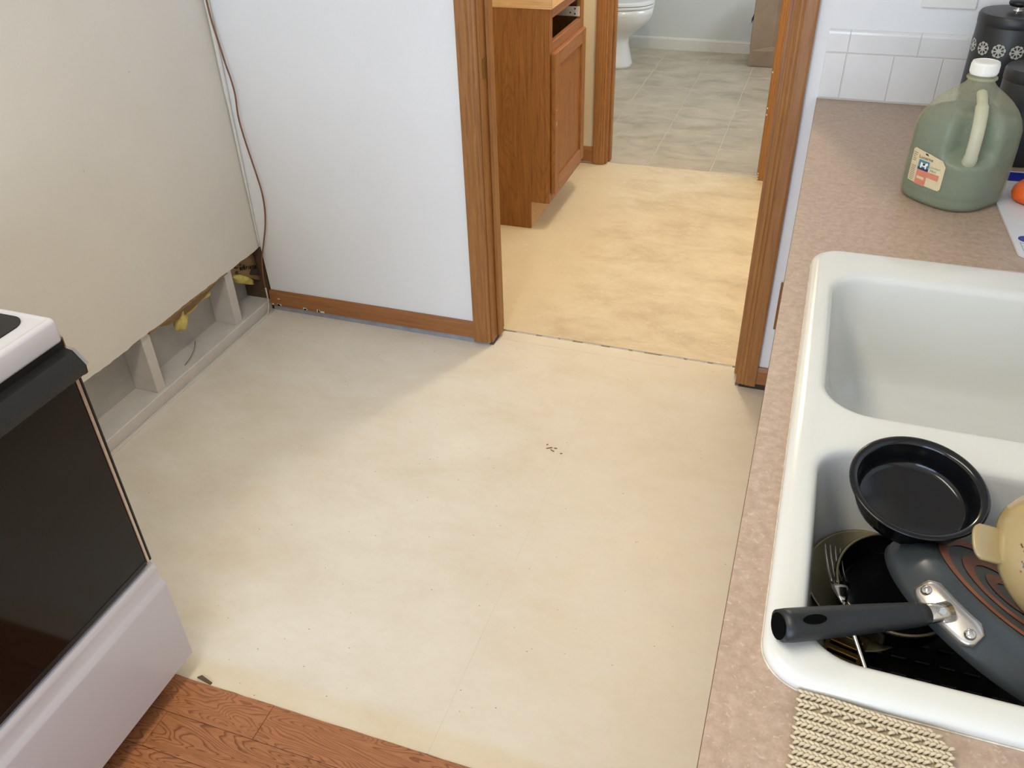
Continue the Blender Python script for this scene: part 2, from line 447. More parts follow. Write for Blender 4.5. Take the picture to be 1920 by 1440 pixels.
# slim grey filler strips and nail heads left in the doorway joint
for i in range(9):
    x = 0.93+i*0.085+random.uniform(-.015, .015)
    box('filler_strip', x, x+random.uniform(.03, .075), 0.0988, 0.1072, -0.006, -0.0008, FILLER, floor)
box('crease', 0.90, 1.52, 0.0445, 0.0455, -0.003, 0.0003, CORDW, floor)
# oak laminate planks, rows along x, 82 mm wide
joints = {0: [0.927, 2.02], 1: [0.718, 1.62], 2: [1.02, 1.95], 3: [0.62, 1.35], 4: [0.9, 2.0]}
k = 0
for row in range(11):
    y1 = -1.4695-row*0.0825; y0 = y1-0.0822
    js = joints.get(row, [random.uniform(.4, .9), random.uniform(1.3, 2.1)])
    xs = [0.0]+js+[2.44]
    for a, b in zip(xs[:-1], xs[1:]):
        bm = bmesh.new(); w, d = (b-a)/2-0.0004, 0.0411-0.0003
        add_box(bm, -w, w, -d, d, -0.0065, 0.0025, 0.0007)
        o = bm_obj('plank', bm, PLANK, floor); o.location = ((a+b)/2, (y0+y1)/2, 0); k += 1
box('plank_field', 0.0, 2.44, -4.2, -1.4695-11*0.0825, -0.006, 0.002, PLANK, floor)
# bathroom tiles (rows stagger a little from column to column)
xc = 1.049-0.3105*5
for ci in range(11):
    x0 = xc+ci*0.3105; x1 = x0+0.3105
    off = {0: 0.0, 1: 0.0}.get(ci % 2, 0)
    y = 1.785
    first = True
    while y < 4.05:
        y1 = min((2.112 if first else y+0.3395), 4.05); first = False
        if x1 > -0.2 and x0 < 2.3:
            bm = bmesh.new()
            add_box(bm, max(x0, -0.2)+0.0028, min(x1, 2.3)-0.0028, y+0.0028, y1-0.0028, -0.008, 0.0, 0.0018)
            bm_obj('tile', bm, BTILE, floor)
        y = y1
box('grout_bed', -0.2, 2.3, 1.786, 4.05, -0.0075, -0.0016, GROUT, floor)

# ---- walls -----------------------------------------------------------------
# left wall: drywall sheet with a hand-cut bottom edge, torn off below 25 cm
def drywall_left():
    ys = [-4.2+i*0.02 for i in range(211)]
    n = len(ys); vt = []; fc = []
    for i, y in enumerate(ys):
        z = 0.251+random.uniform(-0.0022, 0.0022)
        if i == n-1 or y > -0.012: y = -0.001; z = 0.254
        vt += [(0, y, z), (0, y, H), (-0.0125, y, z+random.uniform(-0.002, 0.003)), (-0.0125, y, H)]
    for i in range(n-1):
        k = 4*i
        fc += [(k, k+4, k+5, k+1), (k+2, k+3, k+7, k+6), (k, k+2, k+6, k+4), (k+1, k+5, k+7, k+3)]
    fc += [(0, 1, 3, 2), (4*n-4, 4*n-2, 4*n-1, 4*n-3)]
    return mesh_obj('wall_left', vt, fc, WALL)
wl = struct(drywall_left())
box('sheathing', -0.115, -0.101, -4.2, 0.0, 0.0, 1.2, SHEATH, wl)
prism('bottom_plate', [(-0.101, 0.0), (-0.001, -0.004), (0.0005, 0.004), (-0.001, 0.0375), (-0.004, 0.040), (-0.101, 0.040)], 'y', -4.2, -0.001, FRAMEW, wl)
# painted bead where the floor covering lapped up against the plate
bead = bmesh.new()
pp = [(0.012+random.uniform(-.0015, .0015), -4.1+i*0.05, 0.0005) for i in range(82)]
pp = [p for p in pp if p[1] < -0.02]+[(0.012, -0.015, 0.0005)]
add_tube(bead, pp, 0.0055, 6, (1, 1)); bm_obj('paint_bead', bead, FRAMEW, wl, True)
for yc in (-3.79, -3.38, -2.97, -2.57, -2.06, -1.64, -1.03, -0.612, -0.182):
    box('stud', -0.101, -0.0128, yc-0.019, yc+0.019, 0.040, 1.2, FRAMEW, wl, 0.0015)
# torn paper along the edge and chunks of broken gypsum
torn = bmesh.new()
y = -0.60
while y < -0.22:
    l = random.uniform(.02, .05)
    add_box(torn, -0.0135, -0.002, y, y+l, 0.243+random.uniform(-.004, .001), 0.2535, 0.001); y += l*0.96
bm_obj('torn_edge', torn, KRAFT, wl)
# kraft facing and yellow insulation showing in the bays
def blob(bm, c, r, seed, sq=(1, 1, 1)):
    rnd = random.Random(seed)
    res = bmesh.ops.create_icosphere(bm, subdivisions=3, radius=1.0)
    from mathutils import noise
    for v in res['verts']:
        p = v.co.copy(); d = 1+0.45*noise.noise(p*1.7+Vector((seed, 0, 0)))+0.22*noise.noise(p*4+Vector((0, seed, 0)))
        v.co = Vector((p.x*r*sq[0]*d+c[0], p.y*r*sq[1]*d+c[1], p.z*r*sq[2]*d+c[2]))
ib = bmesh.new()
blob(ib, (-0.036, -0.430, 0.190), 0.028, 3, (.7, 1.0, 1.25))
blob(ib, (-0.038, -0.375, 0.207), 0.022, 5, (.7, 1.9, .9))
blob(ib, (-0.034, -0.30, 0.212), 0.018, 9, (.7, 1.8, .8))
bm_obj('insulation', ib, INSUL, wl, True)
ib = bmesh.new()
blob(ib, (0, 0, 0), 0.020, 21, (.7, 3.9, .80))
bmesh.ops.transform(ib, matrix=Matrix.Translation((-0.037, -0.092, 0.168)) @ Matrix.Rotation(math.radians(-36), 4, 'X'), verts=ib.verts)
bm_obj('insulation', ib, INSUL, wl, True)
def kraft_sheet(pts, name='kraft_paper'):
    vt = []; fc = []
    for (y, zb, zt, x) in pts: vt += [(x, y, zb), (x-0.01, y, (zb+zt)/2), (x+0.004, y, zt)]
    for i in range(len(pts)-1):
        k = 3*i; fc += [(k, k+3, k+4, k+1), (k+1, k+4, k+5, k+2)]
    o = mesh_obj(name, vt, fc, KRAFT, wl, True)
    s = o.modifiers.new('s', 'SOLIDIFY'); s.thickness = 0.0012; return o
kraft_sheet([(-.162, .206, .34, -.024), (-.13, .212, .35, -.022), (-.10, .190, .36, -.023), (-.07, .165, .36, -.021), (-.04, .140, .36, -.022), (-.006, .118, .36, -.020)])
kraft_sheet([(-.56, .238, .34, -.020), (-.50, .214, .34, -.019), (-.44, .205, .34, -.020), (-.38, .205, .34, -.020), (-.31, .213, .34, -.020), (-.215, .236, .34, -.02)])
# smudged, unreadable print and tears on the facing near the corner
pm = bmesh.new()
for i in range(9):
    y = -0.105+i*0.0105; z = 0.214-i*0.0042
    add_box(pm, -0.0200, -0.0180, y, y+0.0022, z-0.006, z+0.006)
    add_box(pm, -0.0200, -0.0180, y, y+0.006, z+random.choice((-.006, 0, .004)), z+random.choice((.005, .006)))
bm_obj('print_marks', pm, INK, wl)
tm = bmesh.new()
for i in range(8):
    y = -0.135+random.uniform(0, .05); z = .222+random.uniform(-.015, .03)
    add_box(tm, -0.0225, -0.0185, y, y+random.uniform(.004, .012), z, z+random.uniform(.003, .010), 0.001)
add_prism(tm, [(-0.060, .168), (-0.008, .138), (-0.008, .170), (-0.042, .180)], 'x', -0.0235, -0.0185)
bm_obj('torn_holes', tm, DARKVOID, wl)
tube('wire_stub', spline([(-0.085, -0.34, 0.046), (-0.05, -0.39, 0.052), (-0.03, -0.44, 0.050), (-0.028, -0.475, 0.043)]), 0.0011, CORD, wl, 6)

# back wall with doorway 1 (x 0.870-1.720, head 2.05)
bm = bmesh.new()
def wall_rects(bm, rects, y0, y1):
    for (x0, x1, z0, z1) in rects: add_box(bm, x0, x1, y0, y1, z0, z1)
# left jamb side starts with the cut, ragged bottom corner
add_prism(bm, [(0.003, 0.30), (0.003, 2.44), (0.870, 2.44), (0.870, 0.0), (0.012, 0.0), (0.010, 0.10), (0.007, 0.20)], 'y', 0.0, 0.110)
wall_rects(bm, [(0.870, 1.720, 2.05, H), (1.720, 2.56, 0, H)], 0.0, 0.110)
wb = struct(bm_obj('wall_back', bm, WALLB))
box('wall_end', -0.115, 0.002, 0.0, 0.110, 0, H, DARKIN, wb)  # dark colour paints in the shade at the end of the bay
tube('caulk_strip', spline([(0.004, -0.004, 0.256), (0.006, -0.006, 0.5), (0.008, -0.008, 0.8), (0.010, -0.010, 1.1), (0.010, -0.010, 2.4)]),
     [0.003]*6+[0.005]*6+[0.007]*6+[0.009]*7, CAULK, wb, 8)
# backsplash tiles
tx0 = 1.797
rows = [(0.9165, 1.0255, [tx0, 1.8475]+[1.8475+0.1085*i for i in range(1, 7)]), (1.0275, 1.0790, [tx0, 1.8475]+[1.8475+0.1575*i for i in range(1, 5)])]
for z0, z1, xs in rows:
    for a, b in zip(xs[:-1], xs[1:]):
        if a > 2.44: continue
        bm = bmesh.new()
        if z0 < 1: add_box(bm, a+0.0009, min(b, 2.44)-0.0009, -0.0085, -0.001, z0+0.0009, z1-0.0009, 0.0014, 2)
        else: add_prism(bm, [(-0.001, z0+.0009), (-0.0085, z0+.0009), (-0.0085, z1-.009), (-0.0075, z1-.004), (-0.004, z1-.0005), (-0.001, z1)], 'x', a+0.0009, min(b, 2.44)-0.0009)
        bm_obj('tile', bm, WTILE, wb)
box('grout_bed', tx0+0.001, 2.44, -0.0062, 0.0, 0.914, 1.0765, TGROUT, wb)

# right wall with the window over the sink, front wall with a patio door, hall and bathroom shells
bm = bmesh.new()
for (y0, y1, z0, z1) in [(-4.2, -1.95, 0, H), (-0.70, 0.0, 0, H), (-1.95, -0.70, 0, 1.10), (-1.95, -0.70, 2.10, H)]:
    add_box(bm, 2.44, 2.56, y0, y1, z0, z1)
wr = struct(bm_obj('wall_right', bm, WALL))
bm = bmesh.new()
for (x0, x1, z0, z1) in [(-0.12, 0.30, 0, H), (2.20, 2.56, 0, H), (0.30, 2.20, 2.12, H)]: add_box(bm, x0, x1, -4.30, -4.20, z0, z1)
struct(bm_obj('wall_front', bm, WALL))
win = sroot('window_1', (2.50, -1.325, 1.10))
for (y0, y1, z0, z1) in [(-1.95, -1.91, 1.10, 2.10), (-0.74, -0.70, 1.10, 2.10), (-1.91, -0.74, 1.10, 1.14), (-1.91, -0.74, 2.06, 2.10), (-1.345, -1.305, 1.14, 2.06)]:
    o = box('window_frame', 2.47, 2.53, y0, y1, z0, z1, TRIMW, None, 0.004); o.parent = win; o.matrix_parent_inverse = Matrix.Translation((-2.50, 1.325, -1.10))
d3 = sroot('door_3', (1.25, -4.25, 0))
for (x0, x1, z0, z1) in [(0.30, 0.36, 0, 2.12), (2.14, 2.20, 0, 2.12), (0.36, 2.14, 2.05, 2.12), (1.22, 1.28, 0.02, 2.05)]:
    o = box('door_frame', x0, x1, -4.28, -4.22, z0, z1, TRIMW, None, 0.004); o.parent = d3; o.matrix_parent_inverse = Matrix.Translation((-1.25, 4.25, 0))
struct(box('ceiling', -0.3, 2.6, -4.3, 4.2, H, H+0.1, CEIL))
bm = bmesh.new(); add_box(bm, 0.09, 0.19, 0.11, 1.75, 0, H); struct(bm_obj('wall_hall_left', bm, HALLW))
bm = bmesh.new(); add_box(bm, 2.44, 2.56, 0.11, 1.75, 0, H); struct(bm_obj('wall_hall_right', bm, HALLW))
bm = bmesh.new(); wall_rects(bm, [(-0.3, 0.836, 0, H), (1.606, 2.56, 0, H), (0.836, 1.606, 2.05, H)], 1.75, 1.86)
struct(bm_obj('wall_hall_back', bm, HALLW))
struct(box('wall_bath_left', -0.30, -0.20, 1.86, 4.05, 0, H, BATHW))
struct(box('wall_bath_back', -0.30, 2.56, 4.05, 4.15, 0, H, BATHW))
bm = bmesh.new()
for (y0, y1, z0, z1) in [(1.86, 2.5, 0, H), (3.5, 4.05, 0, H), (2.5, 3.5, 0, 1.15), (2.5, 3.5, 2.2, H)]: add_box(bm, 2.30, 2.40, y0, y1, z0, z1)
struct(bm_obj('wall_bath_right', bm, BATHW))

# ---- baseboards ------------------------------------------------------------
def bb_prof(y, d, z0, z1): return [(y, z0), (y-d, z0), (y-d, z1-0.012), (y-d*0.75, z1-0.006), (y-d*0.5, z1), (y, z1)]
bb = struct(prism('baseboard_back', bb_prof(-0.0005, 0.012, 0.024, 0.083), 'x', 0.008, 0.8185, OAK_X))
for i in range(10):
    x = 0.012+random.random()**1.7*0.22
    w = random.uniform(.004, .016)
    box('paint_chip', x, x+w, -0.0132, -0.0122, 0.024, 0.024+random.uniform(.003, .011), WEAR, bb)
box('paint_chip', 0.040, 0.050, -0.0132, -0.0122, 0.052, 0.055, WEAR, bb)
box('gap_strip', 0.012, 0.870, -0.0045, 0.0, -0.003, 0.024, DARKGAP, wb)
struct(prism('baseboard_right', bb_prof(-0.0005, 0.012, 0.024, 0.083), 'x', 1.7655, 1.83, OAK_X))
box('gap_strip', 1.715, 1.83, -0.004, 0.0, -0.003, 0.024, DARKVOID, wb)
struct(prism('baseboard_hall', bb_prof(1.7495, 0.012, 0.012, 0.085), 'x', 0.19, 0.7785, OAK_X))
struct(prism('baseboard_bath', [(4.0495, 0.0), (4.036, 0.0), (4.036, 0.068), (4.039, 0.078), (4.0495, 0.082)], 'x', -0.2, 2.3, TRIMW))

# ---- door frames -----------------------------------------------------------
def casing_prof(x_out, x_in, y, d):
    """moulded casing cross-section between outer edge and inner edge; thick outside, fluted inside"""
    L = x_in-x_out
    P = [(0, 0), (0, 1), (.10, 1.06), (.54, 1.0), (.60, .84), (.66, .90), (.74, .86), (.80, .74), (.86, .80), (.94, .70), (1, .55), (1, 0)]
    return [(x_out+L*a, y-d*b) for a, b in P]
door1 = sroot('door_1')
prism('casing', casing_prof(0.8185, 0.8775, -0.0005, 0.0155), 'z', 0.012, 2.11, OAK_Z, door1)
prism('casing', casing_prof(1.7650, 1.7090, -0.0005, 0.0155), 'z', 0.016, 2.11, OAK_Z, door1)
box('head_casing', 0.8185, 1.7650, -0.016, -0.0005, 2.052, 2.11, OAK_X, door1, 0.002)
box('jamb', 0.870, 0.8835, -0.0005, 0.112, 0.010, 2.05, OAK_Z, door1, 0.001)
box('jamb', 1.7045, 1.720, -0.0005, 0.112, 0.010, 2.05, OAK_Z, door1, 0.001)
box('head_jamb', 0.8835, 1.7045, -0.0005, 0.112, 2.036, 2.05, OAK_X, door1, 0.001)
sp = box('strike_plate', 0.8832, 0.8846, 0.010, 0.034, 0.893, 0.951, BRASS, door1, 0.0004)
box('door_stop', 0.8835, 0.8945, 0.044, 0.078, 0.012, 2.036, OAK_Z, door1, 0.002)
box('door_stop', 1.6935, 1.7045, 0.044, 0.078, 0.012, 2.036, OAK_Z, door1, 0.002)
door2 = sroot('door_2')
prism('casing', casing_prof(0.7790, 0.8370, 1.7495, 0.0155), 'z', 0.004, 2.11, OAK_Z, door2)
prism('casing', casing_prof(1.6480, 1.5900, 1.7495, 0.0155), 'z', 0.003, 2.11, OAK_Z, door2)
box('jamb', 0.836, 0.8480, 1.7495, 1.862, 0.004, 2.05, OAK_Z, door2, 0.001)
box('jamb', 1.5940, 1.606, 1.7495, 1.862, 0.003, 2.05, OAK_Z, door2, 0.001)
box('door_stop', 0.8480, 0.858, 1.79, 1.825, 0.004, 2.04, OAK_Z, door2, 0.002)
box('door_stop', 1.584, 1.5940, 1.79, 1.825, 0.004, 2.04, OAK_Z, door2, 0.002)
box('head_casing', 0.7790, 1.648, 1.734, 1.7495, 2.052, 2.11, OAK_X, door2, 0.002)
box('head_jamb', 0.848, 1.594, 1.7495, 1.862, 2.038, 2.05, OAK_X, door2, 0.001)
chip = bmesh.new()
for z, w in ((.004, .010), (.018, .006), (.030, .004), (.31, .006), (.34, .004), (.50, .006)):
    add_box(chip, 1.5895, 1.5895+w, 1.7385, 1.7405, z, z+0.007)
bm_obj('splinter', chip, WEAR, door2)

# ================================================================== KITCHEN COUNTER AND SINK
CZ = 0.914
SX0, SX1, SY0, SY1 = 1.835, 2.392, -1.7935, -0.900
bm = bmesh.new()
hx0, hx1, hy0, hy1 = SX0+0.012, SX1-0.012, SY0+0.012, SY1-0.012
for (x0, x1, y0, y1) in [(1.7965, hx0, -3.2, -0.0015), (hx1, 2.4385, -3.2, -0.0015), (hx0, hx1, hy1, -0.0015), (hx0, hx1, -3.2, hy0)]:
    add_box(bm, x0, x1, y0, y1, CZ-0.038, CZ)
ct = tag(bm_obj('countertop', bm, COUNTER), 'long beige speckled laminate countertop running to the white tiled wall', 'countertop')
box('edge_seam', 1.7958, 1.7966, -3.2, -0.0015, CZ-0.037, CZ-0.0004, EDGE, ct)

cb = thing('base_cabinet', 'oak base cabinet under the beige speckled countertop', 'cabinet', (2.13, -1.6, 0))
def under(o, root):
    o.parent = root; o.matrix_parent_inverse = Matrix.Translation(-root.location); return o
bm = bmesh.new()
add_box(bm, 1.845, 1.862, -3.2, -0.004, 0.10, 0.30); add_box(bm, 2.42, 2.436, -3.2, -0.004, 0.10, 0.875)
add_box(bm, 1.862, 2.42, -3.2, -0.004, 0.10, 0.118); add_box(bm, 1.862, 2.42, -0.024, -0.004, 0.118, 0.875); add_box(bm, 1.862, 2.42, -3.2, -3.18, 0.118, 0.875)
add_box(bm, 1.845, 1.862, -3.2, -0.004, 0.83, 0.875); add_box(bm, 1.845, 1.862, -0.20, -0.004, 0.30, 0.83)
under(bm_obj('carcass', bm, CAB_Z), cb)
under(box('scribe_strip', 1.789, 1.845, -0.022, -0.004, 0.235, 0.385, CAB_Z, None, 0.001), cb)
under(box('toe_kick', 1.90, 1.915, -3.2, -0.004, 0.0, 0.10, CAB_Y), cb)
for i in range(6):
    y0 = -3.18+i*0.5
    d = under(box('door', 1.826, 1.845, y0+0.01, y0+0.48, 0.13, 0.81, CAB_Z, None, 0.004), cb)
    p = box('panel', 1.8235, 1.8265, y0+0.07, y0+0.42, 0.19, 0.75, CAB_Z, d, 0.001)

# ---- double bowl sink --------------------------------------------------------
def rrect(x0, x1, y0, y1, r, z, inset=0.0, n=10):
    x0 += inset; x1 -= inset; y0 += inset; y1 -= inset; r = max(0.004, r-inset*0.55 if inset > 0 else r-inset)
    pts = []
    for cx, cy, a0 in ((x1-r, y1-r, 0), (x0+r, y1-r, PI/2), (x0+r, y0+r, PI), (x1-r, y0+r, 1.5*PI)):
        for i in range(n+1):
            a = a0+PI/2*i/n; pts.append((cx+r*math.cos(a), cy+r*math.sin(a), z))
    return pts
sink = thing('double_sink', 'white enamel double bowl sink set in the beige countertop', 'sink', ((SX0+SX1)/2, (SY0+SY1)/2, CZ))
DZ = 0.9285
bm = bmesh.new()
def vring(pts): return [bm.verts.new(p) for p in pts]
def bridge(a, b):
    n = len(a)
    for i in range(n): bm.faces.new((a[i], a[(i+1) % n], b[(i+1) % n], b[i]))
outer = [(0.0, CZ+0.0003), (-0.0012, 0.918), (-0.0002, 0.9225), (0.003, 0.9258), (0.008, 0.9278), (0.0145, DZ)]
R0 = [vring(rrect(SX0, SX1, SY0, SY1, 0.045, z, d)) for d, z in outer]
for a, b in zip(R0[:-1], R0[1:]): bridge(a, b)
bowls = [(1.869, 2.350, -1.368, -0.985, 0.062), (1.869, 2.350, -1.757, -1.440, 0.050)]
prof = [(-0.0095, DZ), (-0.005, 0.9276), (-0.001, 0.9253), (0.0015, 0.9215), (0.003, 0.915), (0.006, 0.89), (0.011, 0.85), (0.018, 0.80),
        (0.025, 0.768), (0.034, 0.747), (0.047, 0.733), (0.065, 0.7255), (0.090, 0.7225), (0.13, 0.7215)]
tops = []
for (x0, x1, y0, y1, r) in bowls:
    rings = [vring(rrect(x0, x1, y0, y1, r, z, d)) for d, z in prof]
    for a, b in zip(rings[:-1], rings[1:]): bridge(a, b)
    bm.faces.new(rings[-1]); tops.append(rings[0])
edges = []
for ring in [R0[-1]]+tops:
    n = len(ring)
    for i in range(n):
        e = bm.edges.get((ring[i], ring[(i+1) % n])); edges.append(e)
bmesh.ops.triangle_fill(bm, use_beauty=True, use_dissolve=False, edges=edges)
basin = under(bm_obj('basin', bm, ENAMEL), sink)
smooth_by_angle(basin, 60)
for (x0, x1, y0, y1, r) in bowls:
    bm = bmesh.new(); cx, cy = (x0+x1)/2+0.05, (y0+y1)/2
    add_lathe(bm, [(0.043, 0.7218), (0.043, 0.7245), (0.036, 0.7250), (0.030, 0.7225), (0.006, 0.7225), (0.005, 0.7260)], 28, (cx, cy, 0))
    under(bm_obj('drain', bm, STEEL, None, True), sink)
cl = bmesh.new()
add_tube(cl, rrect(SX0-0.001, SX1+0.001, SY0-0.001, SY1+0.001, 0.046, CZ+0.0006)+[rrect(SX0-0.001, SX1+0.001, SY0-0.001, SY1+0.001, 0.046, CZ+0.0006)[0]], 0.0011, 5)
under(bm_obj('sealant_bead', cl, CORDW, None, True), sink)

# ================================================================== DISHES IN THE NEAR BOWL
FP_C = Vector((2.0588, -1.5964, 0.8441)); FP_N = Vector((0.41898, 0.28223, 0.86302)).normalized()
HE = Vector((1.8445, -1.7525, 0.9455))                                   # handle end, resting on the rim
rad = (HE-FP_C); rad = (rad-FP_N*rad.dot(FP_N)).normalized()
rad = Matrix.Rotation(0.16, 3, FP_N) @ rad                             # the handle is riveted on slightly off the radial line
def frame(c, z, x):
    y = z.cross(x); m = Matrix((x, y, z)).transposed().to_4x4(); m.translation = c; return m
FPM = frame(FP_C, FP_N, rad)                                            # local: x towards handle, z from rim to base
fp = thing('frying_pan', 'upturned grey frying pan with copper rings and black handle', 'pan', FP_C)
def put(o, root, m):
    o.data.transform(m); o.parent = root; o.matrix_parent_inverse = Matrix.Translation(-root.location); return o
bm = bmesh.new()
R = 0.121
add_lathe(bm, [(R-0.002, 0.0), (R, 0.0005), (R-0.0015, 0.010), (R-0.008, 0.024), (R-0.016, 0.034), (R-0.025, 0.0405), (R-0.032, 0.0425), (0.002, 0.0428)], 72, cap0=False)
add_lathe(bm, [(0.002, 0.0395), (R-0.033, 0.0392), (R-0.027, 0.0375), (R-0.018, 0.031), (R-0.0105, 0.022), (R-0.004, 0.009), (R-0.002, 0.0)], 72, cap1=False)
put(bm_obj('pan_body', bm, PANGREY, None, True), fp, FPM)
bm = bmesh.new()
for (ri, ro) in ((0.0755, 0.0865), (0.046, 0.058), (0.020, 0.031)):
    n = 72
    for side in range(1):
        A = []
        for i in range(n):
            a = 2*PI*i/n
            w = 1.0+0.25*math.cos(a+2.0)
            A.append([bm.verts.new((rr*math.cos(a), rr*math.sin(a), 0.0434)) for rr in ((ri+ro)/2-(ro-ri)/2*w, (ri+ro)/2+(ro-ri)/2*w)])
        for i in range(n):
            b = A[(i+1) % n]; bm.faces.new((A[i][0], A[i][1], b[1], b[0]))
put(bm_obj('copper_rings', bm, COPPER), fp, FPM)
# bracket plate hugging the side wall, two rivets, neck and handle
hl = FPM.inverted() @ HE                                                # handle end in pan space
bm = bmesh.new()
def wallpt(a, z, off=0.0):
    zz = [(0, R), (0.010, R-0.0015), (0.024, R-0.008), (0.034, R-0.016), (0.0405, R-0.025)]
    for (z0, r0), (z1, r1) in zip(zz[:-1], zz[1:]):
        if z <= z1: r = r0+(r1-r0)*(z-z0)/(z1-z0); break
    else: r = zz[-1][1]
    return Vector(((r+off)*math.cos(a), (r+off)*math.sin(a), z+off*0.35))
na, nz = 16, 4; g0, g1 = [], []
for i in range(na+1):
    a = (-1+2*i/na)*0.31
    e = 1-max(0, abs(-1+2*i/na)-0.78)/0.22*0.45
    g0.append([bm.verts.new(wallpt(a, 0.0205+(-1+2*j/nz)*0.0125*e, 0.0028)) for j in range(nz+1)])
for i in range(na):
    for j in range(nz): bm.faces.new((g0[i][j], g0[i+1][j], g0[i+1][j+1], g0[i][j+1]))
o = bm_obj('bracket', bm, STEEL, None, True); sm = o.modifiers.new('s', 'SOLIDIFY'); sm.thickness = 0.002; sm.offset = 0
put(o, fp, FPM)
for a in (-0.235, 0.235):
    bm = bmesh.new()
    c = wallpt(a, 0.0205, 0.0038); nrm = Vector((math.cos(a), math.sin(a), 0.45)).normalized()
    q = nrm.to_track_quat('Z', 'Y').to_matrix().to_4x4(); q.translation = c
    add_lathe(bm, [(0.0055, -0.0010), (0.0055, 0.0004), (0.0042, 0.0022), (0.002, 0.0030)], 18, mat4=q)
    put(bm_obj('rivet', bm, CHROME, None, True), fp, FPM)
hb = wallpt(0, 0.0205, 0.004); hdir = (hl-hb).normalized()
put(tube('neck', [hb-hdir*0.003, hb+hdir*0.010, hb+hdir*0.028], [0.0095, 0.0085, 0.0090], CHROME, None, 16, (1.0, 1.15)), fp, FPM)
hp = [hb+hdir*t for t in (0.022, 0.034, 0.06, 0.10, (hl-hb).length-0.012, (hl-hb).length-0.002)]
ho = tube('handle', hp, [0.0092, 0.0106, 0.0116, 0.0128, 0.0142, 0.0136], HANDLEM, None, 24, (1.0, 1.18)); put(ho, fp, FPM)
hend = FPM @ hl; hd = (FPM.to_3x3() @ hdir).normalized()
q = hd.to_track_quat('Z', 'Y').to_matrix().to_4x4(); q.translation = hend+hd*0.0002-hd*0.0008
bm = bmesh.new(); add_lathe(bm, [(0.0118, 0.0), (0.0118, 0.0010)], 24, mat4=q @ Matrix.Diagonal((1.0, 1.12, 1, 1)))
o = bm_obj('handle_bore', bm, SLATEB); o.parent = fp; o.matrix_parent_inverse = Matrix.Translation(-fp.location)
# hang hole: dark oval let into the top of the handle
hc = hend-hd*0.030; upv = (Vector((-0.1, -0.5, 0.86)) - hd*Vector((-0.1, -0.5, 0.86)).dot(hd)).normalized()
mh = frame(hc+upv*0.0142, upv, hd)
bm = bmesh.new(); add_lathe(bm, [(0.0062, -0.002), (0.0062, 0.0017)], 20, mat4=mh @ Matrix.Diagonal((1.9, 0.72, 1, 1)))
o = bm_obj('hang_hole', bm, SLATEB); o.parent = fp; o.matrix_parent_inverse = Matrix.Translation(-fp.location)

# black cake pan
ck_c = Vector((1.9735, -1.5105, 0.9450)); bt = math.radians(10)
ck_m = frame(ck_c, Vector((0.03, -math.sin(bt), math.cos(bt))).normalized(), Vector((1, 0, 0)) - Vector((0.03, -math.sin(bt), math.cos(bt))).normalized()*0.03)
ck = thing('cake_pan', 'small round shiny black cake pan on top of the dishes', 'pan', ck_c)
bm = bmesh.new(); r = 0.0725
add_lathe(bm, [(0.002, -0.0345), (r-0.020, -0.0345), (r-0.015, -0.032), (r-0.0125, -0.026), (r-0.0105, -0.004), (r-0.008, -0.0005), (r-0.002, 0.0006), (r, -0.0008), (r-0.001, -0.0022), (r-0.006, -0.0022), (r-0.009, -0.005), (r-0.0108, -0.026), (r-0.014, -0.0345), (r-0.019, -0.0365), (0.002, -0.0365)], 72, cap0=True, cap1=True)
put(bm_obj('pan_body', bm, NONSTICK, None, True), ck, ck_m)

# shallow black pan underneath, plates, tray, cutlery
pn_c = Vector((1.977, -1.548, 0.830)); pn_m = Matrix.Translation(pn_c) @ Matrix.Rotation(math.radians(11), 4, 'X')
pn = thing('shallow_pan', 'black round pan lying beneath the grey frying pan', 'pan', pn_c)
bm = bmesh.new(); r = 0.066
add_lathe(bm, [(0.002, -0.036), (r-0.010, -0.036), (r-0.004, -0.032), (r-0.0015, -0.004), (r+0.001, 0.0004), (r+0.0025, -0.0004), (r+0.001, -0.004), (r-0.0025, -0.033), (r-0.009, -0.038), (0.002, -0.038)], 64)
put(bm_obj('pan_body', bm, NONSTICK, None, True), pn, pn_m)
bm = bmesh.new(); add_tube(bm, [(r*math.cos(a), r*math.sin(a), 0.0006) for a in [2*PI*i/64 for i in range(65)]], 0.0016, 6)
put(bm_obj('rolled_rim', bm, DULLMETAL, None, True), pn, pn_m)
def plate(c, r, tilt, axis, name, label):
    t = thing(name, label, 'plate', c)
    m = Matrix.Translation(c) @ Matrix.Rotation(tilt, 4, axis)
    bm = bmesh.new()
    add_lathe(bm, [(0.002, 0.0), (r*0.62, 0.0), (r*0.70, 0.002), (r*0.96, 0.008), (r, 0.0092), (r*1.005, 0.0080), (r*0.96, 0.0058), (r*0.7, -0.0005), (r*0.62, -0.003), (0.002, -0.003)], 64)
    put(bm_obj('plate_body', bm, DULLMETAL, None, True), t, m); return t
plate(Vector((1.949, -1.521, 0.7900)), 0.0690, math.radians(15), 'X', 'metal_plate', 'dull metal plate under the black pan, upper of two')
plate(Vector((1.944, -1.545, 0.7730)), 0.0600, math.radians(13), 'X', 'metal_plate', 'dull metal plate against the sink side, lower of two')
# black perforated tray on the bowl floor
tr = thing('broiler_tray', 'black slotted tray lying in the bottom of the sink', 'tray', (2.05, -1.60, 0.73))
bm = bmesh.new(); add_box(bm, 1.915, 2.300, -1.715, -1.480, 0.7235, 0.738, 0.004, 2)
under(bm_obj('tray_body', bm, TRAYB), tr)
bm = bmesh.new()
for i in range(14):
    for j in range(9):
        x = 1.935+i*0.0262; y = -1.70+j*0.0245
        add_box(bm, x, x+0.017, y, y+0.0035, 0.738, 0.7412, 0.001)
o = under(bm_obj('raised_ribs', bm, TRAYB), tr); o['kind'] = 'stuff'
